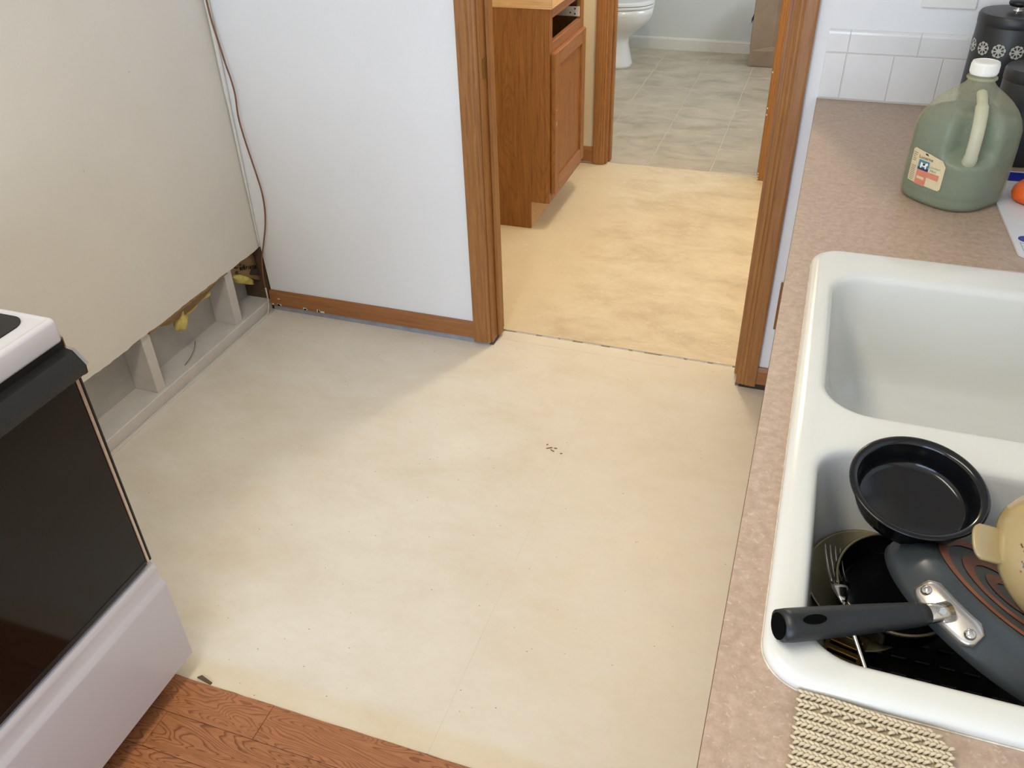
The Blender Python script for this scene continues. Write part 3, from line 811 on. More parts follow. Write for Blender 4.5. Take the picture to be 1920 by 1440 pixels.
# black griddle tilted along the near wall of the bowl
gr = thing('griddle', 'black ridged griddle leaning on the near sink wall', 'pan', (2.00, -1.69, 0.80))
gm = Matrix.Translation((2.02, -1.694, 0.790)) @ Matrix.Rotation(math.radians(-42), 4, 'X') @ Matrix.Rotation(math.radians(-4), 4, 'Z')
bm = bmesh.new(); add_box(bm, -0.095, 0.17, -0.045, 0.05, -0.005, 0.004, 0.003, 2)
put(bm_obj('griddle_plate', bm, TRAYB), gr, gm)
bm = bmesh.new()
for i in range(13):
    for j in range(4): add_box(bm, -0.088+i*0.0195, -0.088+i*0.0195+0.012, -0.037+j*0.022, -0.034+j*0.022, 0.004, 0.0062, 0.0008)
o = put(bm_obj('ridges', bm, TRAYB), gr, gm); o['kind'] = 'stuff'
# fork
fk = thing('fork', 'steel dinner fork with four tines leaning on the metal plate', 'fork', (1.915, -1.57, 0.80))
bm = bmesh.new()
P0 = Vector((1.9150, -1.565, 0.826)); d = Vector((-0.16, 0.90, -0.03)).normalized(); s = Vector((0.93, 0.16, -0.25)).normalized()
for k in (-1.5, -0.5, 0.5, 1.5):
    a = P0+s*k*0.0062
    add_tube(bm, spline([a, a+d*0.02-Vector((0, 0, .004)), a+d*0.042-Vector((0, 0, .002)), a+d*0.058+Vector((0, 0, .004))], 4), [0.0019]*9+[0.0016, 0.0012, 0.0008, 0.0006], 6)
add_tube(bm, [P0+d*0.002, P0-d*0.008, P0-d*0.018, P0-d*0.03], [0.0112, 0.0105, 0.0070, 0.0028], 10, (0.22, 1.0))
under(bm_obj('tines', bm, CHROME, None, True), fk)
o = under(tube('fork_handle', spline([P0-d*0.026, P0-d*0.06+Vector((0.006, 0, -.006)), P0-d*0.10+Vector((.016, 0, -.020)), P0-d*0.13+Vector((.024, 0, -.032))], 4), [0.0028]*4+[0.0040]*5+[0.0055]*4, CHROME, None, 8, (0.5, 1.0)), fk)
# slotted turner
tn = thing('slotted_turner', 'brown and steel slotted turner lying below the fork', 'utensil', (1.92, -1.68, 0.80))
bm = bmesh.new(); tm_ = Matrix.Translation((1.925, -1.640, 0.800)) @ Matrix.Rotation(math.radians(-14), 4, 'Z') @ Matrix.Rotation(math.radians(-16), 4, 'X')
for j in range(5):
    add_box(bm, -0.018, 0.018, -0.036+j*0.0165, -0.036+j*0.0165+0.0085, -0.001, 0.001, 0.0004, 1, tm_)
for x in (-0.020, 0.016): add_box(bm, x, x+0.0045, -0.040, 0.042, -0.001, 0.001, 0.0004, 1, tm_)
under(bm_obj('blade', bm, BRASS), tn)
under(tube('turner_handle', [tm_ @ Vector(p) for p in ((0, -0.036, 0.001), (0.006, -0.052, 0.003), (0.022, -0.080, 0.010), (0.05, -0.105, 0.018))], [0.003, 0.004, 0.0062, 0.0062], DULLMETAL, None, 8), tn)

# cream casserole, upturned on the frying pan
cs_n = (r2*0.30+u2*0.35-fw*0.85).normalized()
cs_c = Vector((2.1050, -1.5560, 0.9100))
e1 = -r2+0.20*u2; e1 = (e1-cs_n*e1.dot(cs_n)).normalized()
CSM = frame(cs_c, cs_n, e1)                                              # local x towards the visible tab handle
cs = thing('casserole_dish', 'cream casserole dish with small blue flowers and tab handle', 'dish', cs_c)
bm = bmesh.new(); r = 0.072
add_lathe(bm, [(r-0.004, 0.0), (r, 0.001), (r+0.0015, 0.006), (r+0.002, 0.018), (r-0.002, 0.036), (r-0.012, 0.050), (r-0.026, 0.058), (0.002, 0.060)], 64, cap0=False)
add_lathe(bm, [(0.002, 0.056), (r-0.028, 0.054), (r-0.016, 0.046), (r-0.006, 0.034), (r-0.0025, 0.018), (r-0.004, 0.0)], 64, cap1=False)
put(bm_obj('dish_body', bm, CREAM, None, True), cs, CSM)
for sgn in (1, -1):
    bm = bmesh.new(); up_, dn = [], []
    for i in range(13):
        a = (-1+2*i/12)*0.25
        for lst, z in ((up_, 0.0100), (dn, 0.0010)):
            row = []
            for j in range(5):
                t = j/4; rr = r+0.0005+0.029*t*(1-0.20*(a/0.25)**4)
                row.append(bm.verts.new((sgn*rr*math.cos(a*(1-0.14*t)), rr*math.sin(a*(1-0.22*t)), z-0.003*t*(1 if z > .005 else -1))))
            lst.append(row)
    for i in range(12):
        for j in range(4):
            bm.faces.new((up_[i][j], up_[i+1][j], up_[i+1][j+1], up_[i][j+1])); bm.faces.new((dn[i][j], dn[i][j+1], dn[i+1][j+1], dn[i+1][j]))
        bm.faces.new((up_[i][4], up_[i+1][4], dn[i+1][4], dn[i][4]))
    for i in (0, 12):
        for j in range(4): bm.faces.new((up_[i][j], up_[i][j+1], dn[i][j+1], dn[i][j]))
    put(bm_obj('tab_handle', bm, CREAM, None, True), cs, CSM)
def cs_wall(a, z, off=0.0006):
    zz = [(0.006, r+0.0015), (0.018, r+0.002), (0.036, r-0.002), (0.050, r-0.012), (0.058, r-0.026)]
    for (z0, r0), (z1, r1) in zip(zz[:-1], zz[1:]):
        if z <= z1: rr = r0+(r1-r0)*(z-z0)/(z1-z0); break
    return Vector(((rr+off)*math.cos(a), (rr+off)*math.sin(a), z))
def dab(bm, a, z, s, n=8):
    c = cs_wall(a, z); nrm = Vector((math.cos(a), math.sin(a), 0.25)).normalized()
    q = nrm.to_track_quat('Z', 'Y').to_matrix().to_4x4(); q.translation = c
    add_lathe(bm, [(s, -0.0006), (s, 0.0005)], n, mat4=q)
rnd = random.Random(4)
fb, lb, rb = bmesh.new(), bmesh.new(), bmesh.new()
for (a, z) in [(0.10, 0.040), (-0.14, 0.047), (0.34, 0.034), (2.2, 0.03), (-2.2, 0.04)]:
    for k in range(5): dab(fb, a+0.030*math.cos(k*1.257), z+0.0024*math.sin(k*1.257), 0.0013)
    dab(lb, a, z, 0.0008)
    for k in range(5): dab(lb, a+rnd.uniform(-.09, .09), z+rnd.uniform(-.008, .008), 0.0008, 5)
    for k in range(3): dab(rb, a+rnd.uniform(-.09, .09), z+rnd.uniform(-.008, .008), 0.0008, 5)
put(bm_obj('flower_print', fb, FLOWER), cs, CSM)['kind'] = 'stuff'; put(bm_obj('leaf_print', lb, LEAF), cs, CSM)['kind'] = 'stuff'; put(bm_obj('berry_print', rb, FLOWRED), cs, CSM)['kind'] = 'stuff'

# ================================================================== KNITTED DISHCLOTH
kc = thing('dishcloth', 'beige knitted dishcloth on the counter at the sink edge', 'cloth', (1.93, -1.86, CZ))
km = Matrix.Translation((1.870, -1.7945, CZ+0.0015)) @ Matrix.Rotation(math.radians(-3), 4, 'Z')
NC, NR = 27, 28; cw, rh = 0.0046, 0.0047
def cloth_z(x, y): return 0.004+0.0022*math.sin(x*30+0.6)*math.sin(y*26)+0.0012*math.sin(x*55)
def round_in(i, j):
    x = i*cw; y = j*rh; w = NC*cw; rr = 0.026
    if x > w-rr and y < rr: return (x-(w-rr))**2+(rr-y)**2 < rr*rr
    return True
vt, fc, idx = [], [], {}
for i in range(NC+1):
    for j in range(NR+1):
        if round_in(i, j):
            idx[i, j] = len(vt); x = i*cw; y = -j*rh; vt.append(km @ Vector((x, y, cloth_z(x, y)-0.0016)))
for i in range(NC):
    for j in range(NR):
        q4 = [(i, j), (i, j+1), (i+1, j+1), (i+1, j)]
        if all(q in idx for q in q4): fc.append([idx[q] for q in q4])
o = under(mesh_obj('backing', vt, fc, KNITD), kc); sm = o.modifiers.new('s', 'SOLIDIFY'); sm.thickness = 0.002; sm.offset = -1
bm = bmesh.new()
for i in range(NC):
    for j in range(NR):
        if not round_in(i+0.5, j+0.5): continue
        if (j == 3 and i % 2 == 1 and 2 < i < 23) or (i == NC-4 and j % 2 == 1 and j > 5): continue
        x = i*cw+cw/2+(0.5*cw if j % 2 else 0); y = -(j*rh+rh/2)
        if x > NC*cw: continue
        jx = random.uniform(-.0004, .0004)
        z = cloth_z(x, y)
        s = 1 if (j % 2) else -1
        add_tube(bm, [km @ Vector(p) for p in ((x-cw*0.62+jx, y-s*rh*0.34, z-0.0012), (x-cw*0.2+jx, y+s*rh*0.05, z+0.0008), (x+cw*0.2+jx, y+s*rh*0.22, z+0.0010), (x+cw*0.62+jx, y+s*rh*0.50, z-0.0012))], [0.0011, 0.0016, 0.0016, 0.0011], 6)
o = under(bm_obj('stitches', bm, KNIT, None, True), kc); o['kind'] = 'stuff'

# ================================================================== MILK JUG
jc = Vector((2.068, -0.574, CZ)); JR = math.radians(40)                  # one corner (with the handle) turns towards the sink
jug = thing('milk_jug', 'cloudy plastic gallon jug of green liquid on the counter', 'jug', jc)
HA = -PI/2+math.radians(4)                                              # direction of the handle corner
JP = [(0.0, .90), (.004, .965), (.012, .99), (.022, .985), (.028, 1.0), (.06, 1.0), (.10, 1.0), (.135, .985), (.152, .94), (.168, .85), (.182, .72), (.194, .56), (.204, .40), (.212, .29), (.217, .262), (.222, .258), (.227, .255), (.232, .255)]
def jug_pt(a, z, s, off=0.0, dent=True):
    t = max(0, min(1, (z-.13)/.075)); n = 2.7+(2.0-2.7)*t
    b = a-HA-PI/4                                                       # corners at HA + k*90deg
    rho = 0.0835/((abs(math.cos(b))**n+abs(math.sin(b))**n)**(1/n))*s
    if dent:
        da = (a-HA+PI) % (2*PI)-PI
        w = max(0, 1-(abs(da)/0.62)**2); w = w*w*(3-2*w)
        hz = max(0, min(1, (z-.085)/.022))*max(0, min(1, (.205-z)/.03))
        rho *= 1-0.36*w*hz
    rho += off
    return Vector((rho*math.cos(a), rho*math.sin(a), z))
def jug_s(z):
    for (z0, s0), (z1, s1) in zip(JP[:-1], JP[1:]):
        if z <= z1: return s0+(s1-s0)*(z-z0)/(z1-z0)
    return JP[-1][1]
zs = [0, .002, .004, .008, .012, .017, .022, .025, .028]+[.035+.005*i for i in range(40)]
zs = [z for z in zs if z < .231]+[.232]
N = 96
bm = bmesh.new(); add_loft(bm, [[jug_pt(2*PI*i/N, z, jug_s(z)) for i in range(N)] for z in zs], True, True)
o = bm_obj('jug_shell', bm, JUG, jug, True)
LV = 0.157
bm = bmesh.new(); zl = [z for z in zs if .003 < z < LV]+[LV]
add_loft(bm, [[jug_pt(2*PI*i/N, z, jug_s(z), -0.0028) for i in range(N)] for z in zl])
bm_obj('liquid', bm, LIQ, jug, True)
def hpt(r, z): return Vector((r*math.cos(HA), r*math.sin(HA), z))
hpts = spline([hpt(.030, .203), hpt(.047, .195), hpt(.064, .180), hpt(.0745, .160), hpt(.0795, .138), hpt(.081, .115), hpt(.078, .096), hpt(.066, .086)], 5)
tube('handle', hpts, [0.0085]*8+[0.0105]*20+[0.0115]*4+[0.013]*(len(hpts)-32), JUGH, jug, 16, (1.0, 1.05))
bm = bmesh.new(); add_lathe(bm, [(.0225, .2285), (.0232, .231), (.0232, .246), (.0222, .2492), (.0195, .2500), (.0190, .2490), (.002, .2490)], 48)
for i in range(40):
    a = 2*PI*i/40; add_box(bm, 0.0229, 0.0237, -0.0006, 0.0006, .232, .245, 0, 1, Matrix.Rotation(a, 4, 'Z'))
bm_obj('cap', bm, CAPW, jug, False)
tube('neck_ring', [(.0232*math.cos(a), .0232*math.sin(a), .222) for a in [2*PI*i/40 for i in range(41)]], 0.0028, JUG, jug, 8)
# label on the left front face: (u across the face, v height) -> surface
LA = HA-PI/4-math.radians(6)
def lab(u, v, off): return jug_pt(LA+u/0.079, v+.006, jug_s(v+.006), off, False)
def lab_poly(pts, off, name, mat, parent, sub=0.004):
    bm = bmesh.new(); bm.faces.new([bm.verts.new((p[0], p[1], 0)) for p in pts])
    for ax in (0, 1):
        lo = min(p[ax] for p in pts); hi = max(p[ax] for p in pts); t = lo+sub
        while t < hi:
            co = (t, 0, 0) if ax == 0 else (0, t, 0); no = (1, 0, 0) if ax == 0 else (0, 1, 0)
            bmesh.ops.bisect_plane(bm, geom=bm.verts[:]+bm.edges[:]+bm.faces[:], plane_co=co, plane_no=no); t += sub
    for v in bm.verts: v.co = lab(v.co.x, v.co.y, off)
    return bm_obj(name, bm, mat, parent)
lp = lab_poly([(-.030, .032), (.034, .030), (.037, .034), (.037, .076), (.030, .086), (.004, .091), (-.026, .094), (-.031, .090)], 0.0006, 'label', LBLC, jug)
lab_poly([(-.0135, .030), (.008, .030), (.008, .058), (-.0135, .058)], 0.0009, 'label_red_panel', LBLRED, lp)
lab_poly([(.008, .048), (.030, .047), (.030, .058), (.008, .058)], 0.0009, 'label_red_panel', LBLRED, lp)
lab_poly([(-.0105, .041), (.004, .041), (.004, .046), (-.0105, .046)], 0.0012, 'label_white_box', LBLC, lp)
lab_poly([(-.0135, .058), (.008, .058), (.008, .076), (-.0135, .076)], 0.0010, 'label_picture', LBLBLUE, lp)
lab_poly([(-.0135, .058), (.008, .058), (.008, .0628), (-.0135, .0625)], 0.0012, 'label_picture_ground', LBLNAVY, lp)
cow = [(-.0085, .0615), (-.0065, .0615), (-.0055, .065), (.0005, .065), (.0012, .0615), (.003, .0615), (.0035, .068), (.0058, .0695), (.0055, .0722), (.0032, .0735), (.001, .0715), (-.006, .0715), (-.008, .073), (-.009, .069)]
lab_poly(cow, 0.0013, 'label_cow', CAPW, lp)
lab_poly([(-.004, .067), (-.0005, .067), (.0008, .0712), (-.0045, .0712)], 0.0015, 'label_cow_patch', LBLDARK, lp)
def lab_text(txt, u, v, size, mat, off=0.0012):
    cu = bpy.data.curves.new('t', 'FONT'); cu.body = txt; cu.size = size; cu.align_x = 'CENTER'; cu.resolution_u = 2
    to = bpy.data.objects.new('t', cu); COL.objects.link(to)
    dg = bpy.context.evaluated_depsgraph_get(); me = bpy.data.meshes.new_from_object(to.evaluated_get(dg))
    bpy.data.objects.remove(to)
    for vv in me.vertices: vv.co = lab(u+vv.co.x, v+vv.co.y, off)
    me.materials.clear()
    return link('label_text', me, mat, lp)
lab_text('Lucerne', -.001, .0785, .0088, LBLDARK)
lab_text('LOWFAT', .0195, .0665, .0052, LBLTEAL)
lab_text('MILK', .018, .0605, .0056, LBLTEAL)
bm = bmesh.new()
for k in range(9):
    v = .0345+k*.0032; u0, u1 = -.0275, -.0165+random.uniform(-.002, 0)
    q = [lab(u0, v, .001), lab(u1, v, .001), lab(u1, v+.0012, .001), lab(u0, v+.0012, .001)]; bm.faces.new([bm.verts.new(p) for p in q])
for k in range(5):
    v = .070+k*.0036; u0, u1 = -.0280, -.0190+random.uniform(-.003, 0)
    q = [lab(u0, v, .001), lab(u1, v, .001), lab(u1, v+.0014, .001), lab(u0, v+.0014, .001)]; bm.faces.new([bm.verts.new(p) for p in q])
bm_obj('label_small_print', bm, LBLGREY, lp)
bm = bmesh.new()
q = [lab(-.004, .0875, .0012), lab(.000, .0868, .0012), lab(.003, .0862, .0012), lab(.001, .0898, .0012), lab(-.003, .0902, .0012)]
bm.faces.new([bm.verts.new(p) for p in q]); bm_obj('label_emblem', bm, LBLDARK, lp)

# ================================================================== CANISTERS
def canister(cx, cy, r, h, label, flakes):
    t = thing('canister', label, 'canister', (cx, cy, CZ), 'black canisters in the counter corner')
    bm = bmesh.new(); add_lathe(bm, [(r-.004, 0), (r-.001, .002), (r, .006), (r, h-.022), (r-.001, h-.020)], 64); o = bm_obj('body', bm, CANB, t); smooth_by_angle(o)
    bm = bmesh.new(); add_lathe(bm, [(r+.0005, h-.024), (r+.0012, h-.022), (r+.0012, h-.006), (r-.002, h-.001), (r-.008, h), (r*.45, h+.001), (.002, h+.0012)], 64)
    ld = bm_obj('lid', bm, CANB, t); smooth_by_angle(ld)
    bm = bmesh.new(); add_lathe(bm, [(.010, h), (.0095, h+.002), (.008, h+.007), (.009, h+.010)], 28); bm_obj('ferrule', bm, CHROME, ld, True)
    bm = bmesh.new(); add_lathe(bm, [(.010, h+.0095), (.019, h+.012), (.022, h+.017), (.021, h+.021), (.014, h+.024), (.002, h+.025)], 32); bm_obj('knob', bm, BLACKP, ld, True)
    if flakes:
        n = int(2*PI*r/0.0345)
        zc = h-0.068; s = 0.0135
        for kf in range(n):
            a0 = 2*PI*kf/n
            bm = bmesh.new()
            def P(u, v): 
                a = a0+u/r; return (math.cos(a)*(r+.0006), math.sin(a)*(r+.0006), zc+v)
            def poly(pts): bm.faces.new([bm.verts.new(P(*p)) for p in pts])
            for q in range(8):
                b = 2*PI*q/8+0.2; c, sn = math.cos(b), math.sin(b)
                rot = lambda u, v: (u*c-v*sn, u*sn+v*c)
                poly([rot(-.0012, 0.0), rot(.0012, 0.0), rot(.0012, s*.95), rot(-.0012, s*.95)])
                poly([rot(-.0044, s*.76), rot(.0044, s*.76), rot(.0036, s*.98), rot(0, s*1.06), rot(-.0036, s*.98)]); poly([rot(-.0022, 0), rot(.0022, 0), rot(.0014, s*.40), rot(-.0014, s*.40)])
            bm_obj('snowflake', bm, SNOW, t)
    return t
canister(2.176, -0.090, 0.0735, 0.238, 'tall black canister with a ring of white snowflakes by the tiles', True)
canister(2.204, -0.330, 0.0600, 0.185, 'shorter black canister standing between the jug and the tall canister', False)

# ================================================================== CARD AND SCRUBBER AT THE RIGHT EDGE
cd_ = thing('plastic_mat', 'white plastic mat with blue stripe and printed grid beside jug', 'mat', (2.25, -0.64, CZ))
ang = math.radians(3)
mm = Matrix.Translation((2.160, -0.826, CZ)) @ Matrix.Rotation(ang, 4, 'Z')
bm = bmesh.new(); add_loft(bm, [[mm @ Vector(p) for p in rrect(0, .23, 0, .40, .016, z)] for z in (0.0005, 0.0045)])
under(bm_obj('mat_body', bm, PAPERW), cd_)
bm = bmesh.new(); add_loft(bm, [[mm @ Vector(p) for p in rrect(.010, .22, .058, .082, .0118, z)] for z in (0.0040, 0.0052)]); under(bm_obj('blue_stripe', bm, BLUEP), cd_)
bm = bmesh.new()
for i in range(16): add_box(bm, .010+i*.0125, .0109+i*.0125, .004, .056, .0044, .0048, 0, 1, mm)
for j in range(5): add_box(bm, .010, .22, .006+j*.0115, .0068+j*.0115, .0044, .0048, 0, 1, mm)
under(bm_obj('grid_lines', bm, GREYLINE), cd_)
bm = bmesh.new(); add_loft(bm, [[mm @ Vector(p) for p in rrect(.004, .22, .345, .392, .012, z)] for z in (0.0040, 0.0052)]); under(bm_obj('blue_stripe', bm, BLUEP), cd_)
sc = thing('scrub_sponge', 'orange netted scrub sponge with blue band on white mat', 'sponge', (2.225, -0.57, CZ+0.0046))
sm_ = Matrix.Translation((2.228, -0.563, CZ+0.0050)) @ Matrix.Rotation(math.radians(35), 4, 'Z')
def se(a, t, k=1.0):
    return Vector((0.062*k*math.cos(a)*t, 0.045*k*math.sin(a)*t, 0))
bm = bmesh.new()
prof = [(0.80, 0.0), (0.94, .004), (1.0, .013), (0.97, .022), (0.85, .029), (0.6, .033), (0.05, .0345)]
add_loft(bm, [[sm_ @ (se(2*PI*i/40, t)+Vector((0, 0, z))) for i in range(40)] for t, z in prof]); under(bm_obj('sponge_body', bm, ORANGE, None, True), sc)
bm = bmesh.new()
def sz(x, y):
    q = math.sqrt((x/.062)**2+(y/.045)**2); 
    return .0345*max(0, 1-q**3.2)+.001 if q < .97 else None
for fam in (1, -1):
    for k in range(-10, 11):
        pts = []
        for i in range(41):
            t = -.08+.16*i/40; x = t; y = fam*t*0.9+k*.0105
            z = sz(x, y)
            if z is not None and z > 0.004: pts.append(sm_ @ Vector((x, y, z+0.0004)))
        if len(pts) > 3: add_tube(bm, pts, 0.0007, 5)
under(bm_obj('netting', bm, ORANGED, None, True), sc)
bm = bmesh.new(); rings = []
for i in range(25):
    a = PI*i/24; y = -.0475*math.cos(a); z = .0005+.0365*math.sin(a)**0.6
    rings.append((y, z))
A = [[bm.verts.new(sm_ @ Vector((x, y, z))) for (y, z) in rings] for x in (-.014, .0, .022)]
for a_, b_ in zip(A[:-1], A[1:]):
    for i in range(24): bm.faces.new((a_[i], a_[i+1], b_[i+1], b_[i]))
o = under(bm_obj('blue_band', bm, BLUEP, None, True), sc); s_ = o.modifiers.new('s', 'SOLIDIFY'); s_.thickness = 0.0012; s_.offset = 1

# ================================================================== OUTLET PLATE ON THE BACK WALL
op = thing('outlet_plate', 'white plastic wall plate above the white backsplash tiles', 'outlet', (2.048, -0.001, 1.194))
bm = bmesh.new(); add_box(bm, 1.9885, 2.105, -0.0065, -0.0005, 1.135, 1.252, 0.0028, 2); under(bm_obj('plate', bm, PLATEO), op)
for x in (2.022, 2.071):
    bm = bmesh.new(); add_box(bm, x-.0165, x+.0165, -0.0085, -0.006, 1.160, 1.227, 0.001, 1); rc = under(bm_obj('receptacle', bm, PLATEO), op)

# ================================================================== CORD IN THE CORNER
cr = thing('cable', 'thin brown cable hanging down the corner of the room', 'cable', (0.03, -0.02, 0.3))
cpts = [(0.020, -.020, 2.40), (0.022, -.020, 1.6), (0.018, -.02, 1.16), (0.018, -.02, 1.078), (0.021, -.02, 1.015), (0.030, -.02, .952), (0.038, -.02, .892), (0.046, -.02, .846), (0.049, -.02, .798), (0.0435, -.02, .729), (0.049, -.02, .662), (0.059, -.02, .591), (0.068, -.02, .531), (0.074, -.02, .473), (0.071, -.02, .411), (0.058, -.02, .347), (0.034, -.02, .272), (0.014, -.02, .213), (0.005, -.021, .143), (0.005, -.022, .100)]
under(tube('cable_jacket', spline(cpts, 6), 0.0028, CORD, None, 10), cr)
under(tube('bare_end', spline([(0.005, -.022, .100), (0.007, -.024, .07), (0.009, -.03, .035), (0.012, -.045, .012), (0.014, -.058, .006)], 5), 0.0028, CORDW, None, 8), cr)

# ================================================================== RANGE
rg = thing('electric_range', 'white electric range with black glass oven door', 'stove', (0.36, -1.83, 0))
RY1, RY0 = -1.447, -2.205
RB = lambda *a, **k: under(box(*a, **k), rg)
RB('body', 0.02, 0.672, RY0, RY1, 0.045, 0.862, RANGEW, None, 0.004)
for x in (0.06, 0.60):
    for y in (RY0+.05, RY1-.05):
        bm = bmesh.new(); add_lathe(bm, [(.014, 0), (.018, .003), (.018, .010), (.009, .012), (.009, .046)], 16, (x, y, 0.0025)); under(bm_obj('foot', bm, BLACKP), rg)
# cooktop: white tray with raised rim and rounded black glass
bm = bmesh.new()
TZ = 0.905
add_loft(bm, [rrect(0.02, 0.702, RY0-.002, RY1+.003, .010, z, d) for d, z in ((.006, .860), (.001, .863), (0, .866), (0, .897), (.0015, .902), (.005, TZ), (.0085, TZ), (.011, .904), (.014, .9035))])
o = under(bm_obj('cooktop', bm, RANGEW), rg); smooth_by_angle(o, 50)
bm = bmesh.new(); add_loft(bm, [rrect(0.075, 0.664, RY0+.03, RY1-.014, .030, z) for z in (.9005, .9052)]); under(bm_obj('glass_top', bm, GLASSB), rg)
bm = bmesh.new(); add_prism(bm, [(0.02, .90), (0.085, .90), (0.075, 1.06), (0.05, 1.10), (0.02, 1.10)], 'y', RY0, RY1); under(bm_obj('control_panel', bm, RANGEW), rg)
# black vent strip, handle and door
def bar(name, prof, y0, y1, mat): return under(prism(name, prof, 'y', y0, y1, mat), rg)
bar('vent_strip', [(.66, .826), (.697, .826), (.700, .832), (.700, .868), (.694, .874), (.66, .874)], RY0+.004, RY1-.001, BLACKP)
bar('vent_trim', [(.660, .826), (.6985, .826), (.7015, .831), (.7015, .869), (.695, .8755), (.660, .8755)], RY1-.001, RY1+.0015, CHROME)
bar('door_handle', [(.695, .800), (.722, .800), (.732, .808), (.734, .822), (.716, .846), (.700, .849), (.695, .845)], RY0+.002, RY1-.002, BLACKP)
bar('handle_cap', [(.695, .799), (.7225, .799), (.733, .8075), (.735, .8225), (.7165, .847), (.700, .850), (.695, .846)], RY1-.002, RY1+.004, CHROME)
RB('door', 0.674, 0.706, RY0+.002, RY1-.0005, .352, .822, BLACKP, None, 0.003)
RB('door_glass', 0.7055, 0.7115, RY0+.010, RY1-.014, .366, .800, GLASSB, None, 0.0015)
RB('door_trim', 0.7055, 0.7122, RY1-.0135, RY1-.0065, .356, .800, STEEL, None, 0.001)
RB('door_trim', 0.7055, 0.7118, RY1-.0055, RY1-.0005, .356, .800, BLACKP, None, 0.001)
RB('door_trim', 0.7055, 0.7112, RY0+.010, RY1-.014, .353, .365, BLACKP, None, 0.001)
bm = bmesh.new(); add_prism(bm, [(.674, .066), (.7195, .066), (.7225, .069), (.7225, .283), (.7215, .288), (.716, .297), (.7135, .303), (.7130, .325), (.7120, .335), (.706, .343), (.674, .345)], 'y', RY0+.002, RY1+.001)
dr = under(bm_obj('drawer', bm, RANGEW), rg); smooth_by_angle(dr, 35)
RB('toe_panel', 0.60, 0.650, RY0+.01, RY1-.005, .003, .060, BLACKP, None)

# ================================================================== HALL CABINET
hc = thing('hall_cabinet', 'oak vanity cabinet with one door in the hall', 'cabinet', (0.5, 1.19, 0))
HB = lambda *a, **k: under(box(*a, **k), hc)
Y0, Y1 = 0.930, 1.430
bm = bmesh.new(); add_prism(bm, [(.195, 0), (.716, 0), (.716, .122), (.781, .122), (.781, .893), (.195, .893)], 'y', Y0, Y0+.013); under(bm_obj('side_panel', bm, CAB_Z), hc)
bm = bmesh.new(); add_prism(bm, [(.195, 0), (.716, 0), (.716, .122), (.781, .122), (.781, .893), (.195, .893)], 'y', Y1-.013, Y1); under(bm_obj('side_panel', bm, CAB_Z), hc)
HB('toe_kick', .703, .716, Y0+.013, Y1-.013, 0, .122, SUBST)
HB('bottom_panel', .21, .781, Y0+.013, Y1-.013, .122, .138, DARKIN)
HB('back_panel', .195, .208, Y0+.013, Y1-.013, 0.02, .893, DARKIN)
for (y0, y1, z0, z1, mt) in [(Y0, Y0+.042, .122, .893, CAB_Z), (Y1-.048, Y1, .122, .893, CAB_Z), (Y0+.042, Y1-.048, .855, .893, CAB_Y), (Y0+.042, Y1-.048, .712, .768, CAB_Y), (Y0+.042, Y1-.048, .122, .172, CAB_Y)]:
    HB('face_frame', .781, .800, y0, y1, z0, z1, mt, None, 0.001)
dy0, dy1, dz0, dz1 = .946, 1.400, .162, .732
d = HB('door', .8005, .8110, dy0+.03, dy1-.03, dz0+.03, dz1-.03, CAB_Z)
for (y0, y1, z0, z1, mt) in [(dy0, dy0+.056, dz0, dz1, CAB_Z), (dy1-.056, dy1, dz0, dz1, CAB_Z), (dy0+.056, dy1-.056, dz1-.056, dz1, CAB_Y), (dy0+.056, dy1-.056, dz0, dz0+.056, CAB_Y)]:
    p = box('door_frame', .8005, .8200, y0, y1, z0, z1, mt, None, 0.003, 2); p.parent = d
for z in (.508, .447):
    p = box('chip', .8195, .8206, dy0+.018, dy0+.022, z, z+(.006 if z > .5 else .016), WEAR); p.parent = d
sl = HB('drawer_slide', .30, .795, Y1-.052, Y1-.047, .776, .815, DRAWERW, None, .001)
for x, z in ((.775, .806), (.775, .786), (.755, .79)):
    p = box('screw_hole', x-.003, x+.003, Y1-.0528, Y1-.0518, z-.003, z+.003, DARKVOID); p.parent = sl
HB('drawer_slide', .30, .795, Y0+.013, Y0+.018, .776, .815, DRAWERW, None, .001)
bm = bmesh.new(); add_box(bm, .195, .812, .9245, 1.440, .8935, .945, .002)
vt = tag(bm_obj('vanity_top', bm, SUBST), 'bare pale wood vanity top lying on the hall cabinet', 'countertop')
box('top_seam', .8122, .8128, .9245, .9252, .8935, .945, DARKIN, vt)

# ================================================================== BATHROOM
tl = thing('toilet', 'white toilet beside the bathroom wall', 'toilet', (0.35, 3.60, 0))
def oval(cx, cy, rx0, rx1, ry, z, n=40, p=2.2):
    out = []
    for i in range(n):
        a = 2*PI*i/n; c, s = math.cos(a), math.sin(a)
        rx = rx1 if c > 0 else rx0
        out.append((cx+rx*math.copysign(abs(c)**(2/p), c), cy+ry*math.copysign(abs(s)**(2/p), s), z))
    return out
bm = bmesh.new(); cy = 3.56
add_loft(bm, [oval(.36, cy, .22, .215, .125, 0, p=3), oval(.36, cy, .22, .212, .122, .02, p=3), oval(.35, cy, .20, .205, .108, .08, p=2.8), oval(.345, cy, .19, .198, .098, .15, p=2.6), oval(.35, cy, .20, .205, .104, .19, p=2.4),
              oval(.38, cy, .24, .24, .140, .24), oval(.41, cy, .26, .268, .165, .29), oval(.42, cy, .26, .275, .178, .34), oval(.42, cy, .26, .278, .182, .375)], True, True)
under(bm_obj('bowl', bm, PORC, None, True), tl)
bm = bmesh.new(); add_loft(bm, [oval(.42, cy, .20, .277, .180, z) for z in (.378, .381)]+[oval(.42, cy, .20, .283, .186, z) for z in (.384, .392)]+[oval(.42, cy, .20, .278, .182, .397)]); under(bm_obj('seat', bm, PORC), tl)
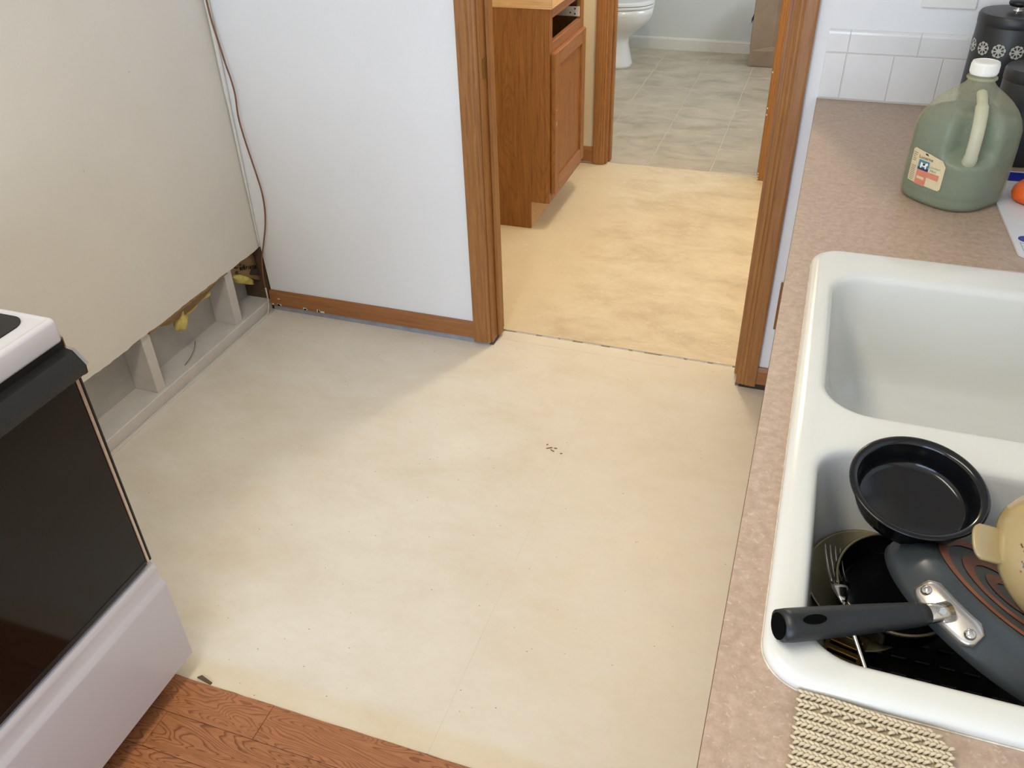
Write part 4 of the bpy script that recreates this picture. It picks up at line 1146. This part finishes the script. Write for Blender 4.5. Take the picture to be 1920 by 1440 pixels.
bm = bmesh.new(); add_loft(bm, [oval(.42, cy, .20, .278, .182, .400), oval(.42, cy, .20, .283, .186, .403), oval(.42, cy, .20, .281, .184, .414), oval(.42, cy, .19, .255, .165, .422)]); under(bm_obj('seat_lid', bm, PORC), tl)
under(box('tank', -.19, .02, cy-.22, cy+.22, .38, .74, PORC, None, .02, 3), tl)
under(box('tank_lid', -.195, .03, cy-.23, cy+.23, .742, .775, PORC, None, .01, 2), tl)

# brown paper bag: folded bottom, gusseted side
bg = thing('paper_bag', 'brown paper bag standing on the bathroom floor', 'bag', (1.42, 3.86, 0))
bm = bmesh.new()
def bagring(z, g, w=1.0):
    x0, x1, y0, y1 = 1.325-.0*(1-w), 1.60, 3.725, 3.955
    x0 += (1-w)*.02; x1 -= (1-w)*.02; y0 += (1-w)*.02; y1 -= (1-w)*.02
    xm = (x0+x1)/2
    return [(x0, y0, z), (xm, y0+g, z), (x1, y0, z), (x1, (y0+y1)/2, z), (x1, y1, z), (xm, y1-g, z), (x0, y1, z), (x0-.012*(1 if z > .05 else 0), (y0+y1)/2, z)]
add_loft(bm, [bagring(0, 0, .9), bagring(.012, 0, 1), bagring(.10, .004), bagring(.13, .018), bagring(.30, .030), bagring(.44, .042)], True, False)
bb_ = under(bm_obj('bag_body', bm, BAGM), bg); s_ = bb_.modifiers.new('s', 'SOLIDIFY'); s_.thickness = .002
bm = bmesh.new(); add_prism(bm, [(1.330, .006), (1.595, .006), (1.4625, .105)], 'y', 3.7215, 3.7235); under(bm_obj('bottom_fold', bm, BAGM), bg)
bm = bmesh.new()
for k in range(5): add_box(bm, 1.3095, 1.3115, 3.75+k*.028, 3.772+k*.028, .265, .295, 0)
under(bm_obj('blue_print', bm, BLUEINK), bg)

# ================================================================== CEILING LIGHTS (above the frame)
def dome(cx, cy, label):
    t = thing('ceiling_light', label, 'lamp', (cx, cy, H))
    bm = bmesh.new(); add_lathe(bm, [(.14, -.002), (.15, -.006), (.15, -.022), (.14, -.026)], 40); bm_obj('lamp_base', bm, BRASS, t)
    return t
dome(1.305, 0.97, 'round flush lamp base on the hall ceiling')
fx = thing('tube_fixture', 'white two tube light fixture on the kitchen ceiling', 'lamp', (1.15, -2.0, H))
under(box('fixture_body', 0.99, 1.31, -2.62, -1.38, 2.37, 2.4395, TRIMW, None, .008, 2), fx)

# ================================================================== DEBRIS ON THE FLOOR
spl = [((1.232, -0.478), .018, .5), ((1.244, -0.487), .014, -.4), ((1.250, -0.474), .009, .2), ((1.222, -0.465), .006, 1.0), ((1.272, -0.492), .006, .3)]
names = ['longest brown wood splinter of the little group on the cream floor', 'second brown splinter, just nearer the camera than the longest one',
         'short brown splinter farthest from the camera in the group', 'tiny brown splinter at the left end of the group', 'tiny brown splinter at the right end of the group']
for i, ((x, y), l, a) in enumerate(spl):
    bm = bmesh.new(); m = Matrix.Translation((x, y, 0.0012)) @ Matrix.Rotation(a, 4, 'Z')
    add_box(bm, -l/2, l/2, -.0012, .0012, -.0011, .0013, .0005, 1, m)
    tag(bm_obj('splinter', bm, CORD), names[i], 'debris', 'wood splinters on the cream floor')
bm = bmesh.new()
add_prism(bm, [(-.018, 0), (.020, -.006), (.022, -.001), (-.010, .008)], 'z', .0004, .004)
bmesh.ops.transform(bm, matrix=Matrix.Translation((.745, -1.462, 0)), verts=bm.verts)
tag(bm_obj('floor_scrap', bm, DARKIN), 'dark torn scrap at the corner where the wood floor starts', 'debris')
